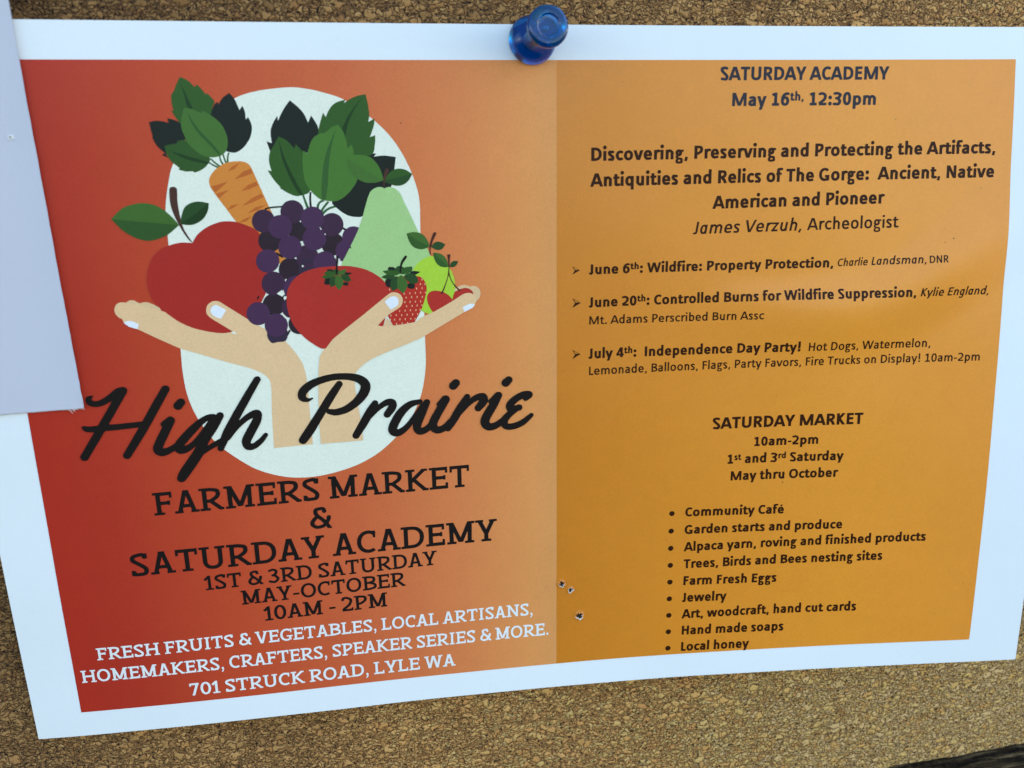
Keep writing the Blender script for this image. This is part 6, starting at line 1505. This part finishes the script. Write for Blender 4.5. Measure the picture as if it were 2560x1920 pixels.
for face, text, u0, v0, u1, v1, cap, colour in LINES:
    obj('lettering', text_mesh('lettering', face, text, u0, v0, u1, v1, cap, 4), ink(colour), flyer)
for u, v, r in DOTS:
    th = np.linspace(0, 2 * math.pi, 24, endpoint=False)
    vv, ff = triangulate([np.stack([u + r * np.cos(th), v + r * np.sin(th)], 1)])
    obj('bullet', paper_mesh('bullet', vv, ff, 4), ink('ink_brown'), flyer)
for flat in ARROWS:
    P = np.array(flat).reshape(-1, 2)
    a, tip, c, mid = P
    top = [np.array([a, tip, mid])]
    cen = (a + tip + mid) / 3
    inner = [cen + (q - cen) * 0.62 for q in (a, mid, tip)]
    vv, ff = triangulate([np.array([mid, tip, c])])
    v2, f2 = triangulate([np.array([a, tip, mid]), np.array(inner)])
    # the upper half of each arrow bullet is only outlined
    cc = v2[f2].mean(1)
    keep = winding(cc[:, 0], cc[:, 1], [np.array(inner)]) == 0
    V = np.concatenate([vv, v2])
    obj('arrow_bullet', paper_mesh('arrow_bullet', V, np.concatenate([ff, f2[keep] + len(vv)]), 4), ink('ink_brown'), flyer)

# --- old pin holes punched through the right half
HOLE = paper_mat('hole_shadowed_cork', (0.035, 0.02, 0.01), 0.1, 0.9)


def pin_hole(u, v, r, seed):
    rnd = random.Random(seed)
    n = 22
    rings = []
    spec = [(0.0, 0.0), (0.62, 0.004), (0.86, 0.02), (1.0, 0.22), (1.16, 0.24), (1.55, 0.04), (1.9, 0.0)]
    V, cols = [], []
    rag = [rnd.uniform(0.6, 1.45) for _ in range(n)]
    hgt = [max(0.15, rnd.gauss(0.9, 0.5)) * (1.35 if math.sin(2 * math.pi * i / n + 0.6) > -.1 else 0.75) for i in range(n)]
    uv, hh = [], []
    for q, (rr, z) in enumerate(spec):
        for i in range(n):
            th = 2 * math.pi * i / n
            f = rr * r * (rag[i] if 0 < q < 5 else 1)
            uv.append((u + f * math.cos(th), v - f * math.sin(th)))
            hh.append(z * (hgt[i] if z > 0.05 else 1))
    w = on_paper(np.array(uv), 6)
    w[:, 1] -= np.array(hh) / 1000
    faces = []
    for q in range(len(spec) - 1):
        for i in range(n):
            a, b = q * n + i, q * n + (i + 1) % n
            faces.append((a, b, b + n, a + n))
    me = mesh_from('pin_hole', w, faces, np.array([(a / PW, b / PH) for a, b in uv]))
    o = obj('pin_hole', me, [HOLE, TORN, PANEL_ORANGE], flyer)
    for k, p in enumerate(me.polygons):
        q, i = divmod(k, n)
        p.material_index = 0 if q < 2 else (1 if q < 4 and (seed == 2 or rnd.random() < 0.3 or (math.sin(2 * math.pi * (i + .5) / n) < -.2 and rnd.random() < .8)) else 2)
    return o


for i, ((u, v), r) in enumerate(zip(HOLES, (0.62, 0.5, 0.72))):
    pin_hole(u, v, r, i + 1)

DIRT = ink_mat('dirt', (0.05, 0.03, 0.02))
for i, (u, v) in enumerate(SPECKS):
    r = random.uniform(0.06, 0.13)
    th = np.linspace(0, 2 * math.pi, 7, endpoint=False)
    rr = r * np.array([random.uniform(.6, 1.3) for _ in th])
    vv, ff = triangulate([np.stack([u + rr * np.cos(th), v + rr * np.sin(th)], 1)])
    obj('speck', paper_mesh('speck', vv, ff, 5), DIRT, flyer)


# ------------------------------------------------------------------ the white sheet that overlaps on the left
def flyer_gap_at(x, z):
    u, v = x * 1000 + MID[0], MID[1] - z * 1000
    return float(gap(np.array([u]), np.array([v]))[0])


def sheet_point(s, t):
    corner, top, leftp = np.array(SHEET_C), np.array(SHEET_T), np.array(SHEET_L)
    e_up = (top - corner) / np.linalg.norm(top - corner)
    e_lf = (leftp - corner) / np.linalg.norm(leftp - corner)
    p = corner + e_lf * s + e_up * t
    h = 0.0004 + 0.0005 * math.exp(-s / 0.004)
    if s < 0.003 and t < 0.003:
        h -= 0.00025 * math.exp(-math.hypot(s, t) / 0.0012)
    base = flyer_gap_at(p[0], p[1]) / 1000
    return np.array((p[0], -(h + base), p[1])), e_up, e_lf


def loose_sheet():
    # right edge from corner up, bottom edge from corner to the left (board coordinates, metres)
    corner = np.array(SHEET_C)
    top = np.array(SHEET_T)
    leftp = np.array(SHEET_L)
    e_up = (top - corner) / np.linalg.norm(top - corner)
    e_lf = (leftp - corner) / np.linalg.norm(leftp - corner)
    nu, nv = 60, 60
    rnd = random.Random(3)
    V = []
    for j in range(nv + 1):
        for i in range(nu + 1):
            s, t = 0.075 * (i / nu) ** 1.5, 0.125 * (j / nv) ** 1.5
            p = corner + e_lf * s + e_up * t
            # the right edge curls a little towards the viewer, the rest follows the flyer
            h = 0.0004 + 0.0005 * math.exp(-s / 0.004)
            if i == 0:
                p = p + e_lf * rnd.uniform(0, 0.00007)
            if j == 0:
                p = p + e_up * rnd.uniform(0, 0.00010)
            if i <= 4 and j <= 4:      # blunted, bruised corner
                d = math.hypot(s, t)
                h -= 0.00025 * math.exp(-d / 0.0012)
                if i == 0 and j == 0:
                    p = p + (e_lf + e_up) * 0.00035
            base = flyer_gap_at(p[0], p[1]) / 1000
            V.append((p[0], -(h + base), p[1]))
    n = len(V)
    V2 = V + [(x, y + 0.00012, z) for x, y, z in V]
    f = []
    idx = np.arange(n).reshape(nv + 1, nu + 1)
    for j in range(nv):
        for i in range(nu):
            a, b, c, d = idx[j, i], idx[j, i + 1], idx[j + 1, i + 1], idx[j + 1, i]
            f += [(a, b, c, d), (a + n, d + n, c + n, b + n)]
    rim = list(idx[0, :]) + list(idx[1:, -1]) + list(idx[-1, -2::-1]) + list(idx[-2:0, 0])
    for a, b in zip(rim, rim[1:] + rim[:1]):
        f.append((a, a + n, b + n, b))
    me = mesh_from('paper_sheet', V2, f)
    bm = bmesh.new()
    bm.from_mesh(me)
    bmesh.ops.recalc_face_normals(bm, faces=bm.faces)
    bm.to_mesh(me)
    bm.free()
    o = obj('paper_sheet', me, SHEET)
    flags = np.ones(len(me.polygons), bool)
    flags[-len(rim):] = False
    me.polygons.foreach_set('use_smooth', flags)
    return o, V


sheet, SV = loose_sheet()


def sheet_details():
    rnd = random.Random(11)
    # an old pin hole with a torn, yellowed rim
    n, V, F_ = 14, [], []
    for q, (r, z) in enumerate(((0.0, 0.00002), (0.00010, 0.00003), (0.00018, 0.00012), (0.00040, 0.00004), (0.0007, 0.00001))):
        for i in range(n):
            a = 2 * math.pi * i / n
            rr = r * (rnd.uniform(.7, 1.35) if 0 < q < 4 else 1)
            p, _, _ = sheet_point(0.0036 + rr * math.cos(a) * 1.3, 0.0485 + rr * math.sin(a))
            V.append((p[0], p[1] - z * rnd.uniform(.5, 1.2) - 0.00002, p[2]))
    for q in range(4):
        for i in range(n):
            a, b = q * n + i, q * n + (i + 1) % n
            F_.append((a, b, b + n, a + n))
    me = mesh_from('pin_hole', V, F_)
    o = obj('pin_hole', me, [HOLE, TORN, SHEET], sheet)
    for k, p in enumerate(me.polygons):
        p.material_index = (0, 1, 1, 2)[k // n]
    # torn fibres and the bruised, creamy corner
    V, F_ = [], []
    for k in range(12):
        s0 = rnd.uniform(0, 0.0022) if k < 9 else rnd.uniform(0.0018, 0.0028)
        p, eu, el = sheet_point(s0, 0.0)
        ln = rnd.uniform(0.00006, 0.0002) if k not in (10, 11) else rnd.uniform(0.0005, 0.0008)
        d = -eu * ln + el * rnd.uniform(-.5, .3) * ln
        wv = rnd.uniform(0.00005, 0.00012)
        i0 = len(V)
        for q in range(4):
            f = q / 3
            c = p + np.array((d[0], 0, d[1])) * f + np.array((0.00003 * math.sin(5 * f + k), -0.00012 + 0.0002 * f * f, 0))
            w_ = wv * (1 - .8 * f)
            V += [tuple(c + np.array((w_, 0, 0))), tuple(c - np.array((w_, 0, 0))), tuple(c + np.array((0, 0.00008, 0)))]
        for q in range(3):
            a = i0 + 3 * q
            F_ += [(a, a + 1, a + 4, a + 3), (a + 1, a + 2, a + 5, a + 4), (a + 2, a, a + 3, a + 5)]
    obj('torn_fibres', mesh_from('torn_fibres', V, F_), TORN, sheet)


sheet_details()
tag(sheet, 'plain white paper sheet overlapping the left edge of the flyer', 'paper')


# ------------------------------------------------------------------ blue push pin
def pin_mat():
    m, nt, b = new_mat('blue_translucent_plastic')
    b.inputs['Base Color'].default_value = (0.001, 0.17, 0.50, 1)
    b.inputs['Roughness'].default_value = 0.10
    b.inputs['IOR'].default_value = 1.49
    b.inputs['Transmission Weight'].default_value = 0.85
    b.inputs['Coat Weight'].default_value = 0.0
    b.inputs['Specular IOR Level'].default_value = 0.4
    b.inputs['Coat Roughness'].default_value = 0.05
    return m


def lathe(name, prof, n=64):
    V, Fc = [], []
    for r, z in prof:
        for i in range(n):
            a = 2 * math.pi * i / n
            V.append((r * math.cos(a), r * math.sin(a), z))
    for q in range(len(prof) - 1):
        for i in range(n):
            a, b = q * n + i, q * n + (i + 1) % n
            Fc.append((a, b, b + n, a + n))
    Fc.append(tuple(range(n - 1, -1, -1)))
    Fc.append(tuple(range((len(prof) - 1) * n, len(prof) * n)))
    return mesh_from(name, V, Fc)


def push_pin():
    base, top = Vector(PIN_BASE), Vector(PIN_TOP)
    ax = top - base
    L = ax.length * 1000
    root = empty('push_pin', base)
    root.rotation_euler = ax.to_track_quat('Z', 'Y').to_euler()
    root.matrix_world = Matrix.Translation(base) @ ax.to_track_quat('Z', 'Y').to_matrix().to_4x4()
    b, h = PIN_R
    prof = [(0.4, 0.0), (b * .90, 0.0), (b * .98, 0.15), (b, 0.5), (b * .985, 0.95), (b * .95, 1.5), (b * .89, 2.05), (b * .80, 2.6), (b * .67, 3.2), (b * .54, 3.9), (b * .45, 4.9), (b * .41, 6.4), (b * .40, 7.8),
            (b * .41, L - 4.6), (b * .46, L - 3.7), (b * .58, L - 2.9), (h * .84, L - 2.2), (h * .95, L - 1.75), (h, L - 1.2), (h * .995, L - .75), (h * .96, L - .35), (h * .89, L - .10), (h * .78, L - .02),
            (h * .60, L), (h * .55, L - .04), (h * .52, L - .16), (h * .49, L - .20), (h * .3, L - .21), (0.05, L - .21)]
    me = lathe('body', [(r / 1000, z / 1000) for r, z in prof])
    bm = bmesh.new()
    bm.from_mesh(me)
    bmesh.ops.recalc_face_normals(bm, faces=bm.faces)
    bm.to_mesh(me)
    bm.free()
    o = obj('body', me, pin_mat(), smooth=True)
    o.parent = root
    steel, nt, bs = new_mat('pin_steel')
    bs.inputs['Base Color'].default_value = (0.55, 0.55, 0.55, 1)
    bs.inputs['Metallic'].default_value = 1.0
    bs.inputs['Roughness'].default_value = 0.3
    me = lathe('needle', [(0.00002, -0.006), (0.00045, -0.0035), (0.0005, 0.0), (0.0005, (L - 3.2) / 1000), (0.0004, (L - 3.0) / 1000)], 24)
    nd = obj('needle', me, steel, smooth=True)
    nd.parent = root
    return root


tag(push_pin(), 'translucent blue plastic push pin stuck through the top edge of the flyer', 'push pin')
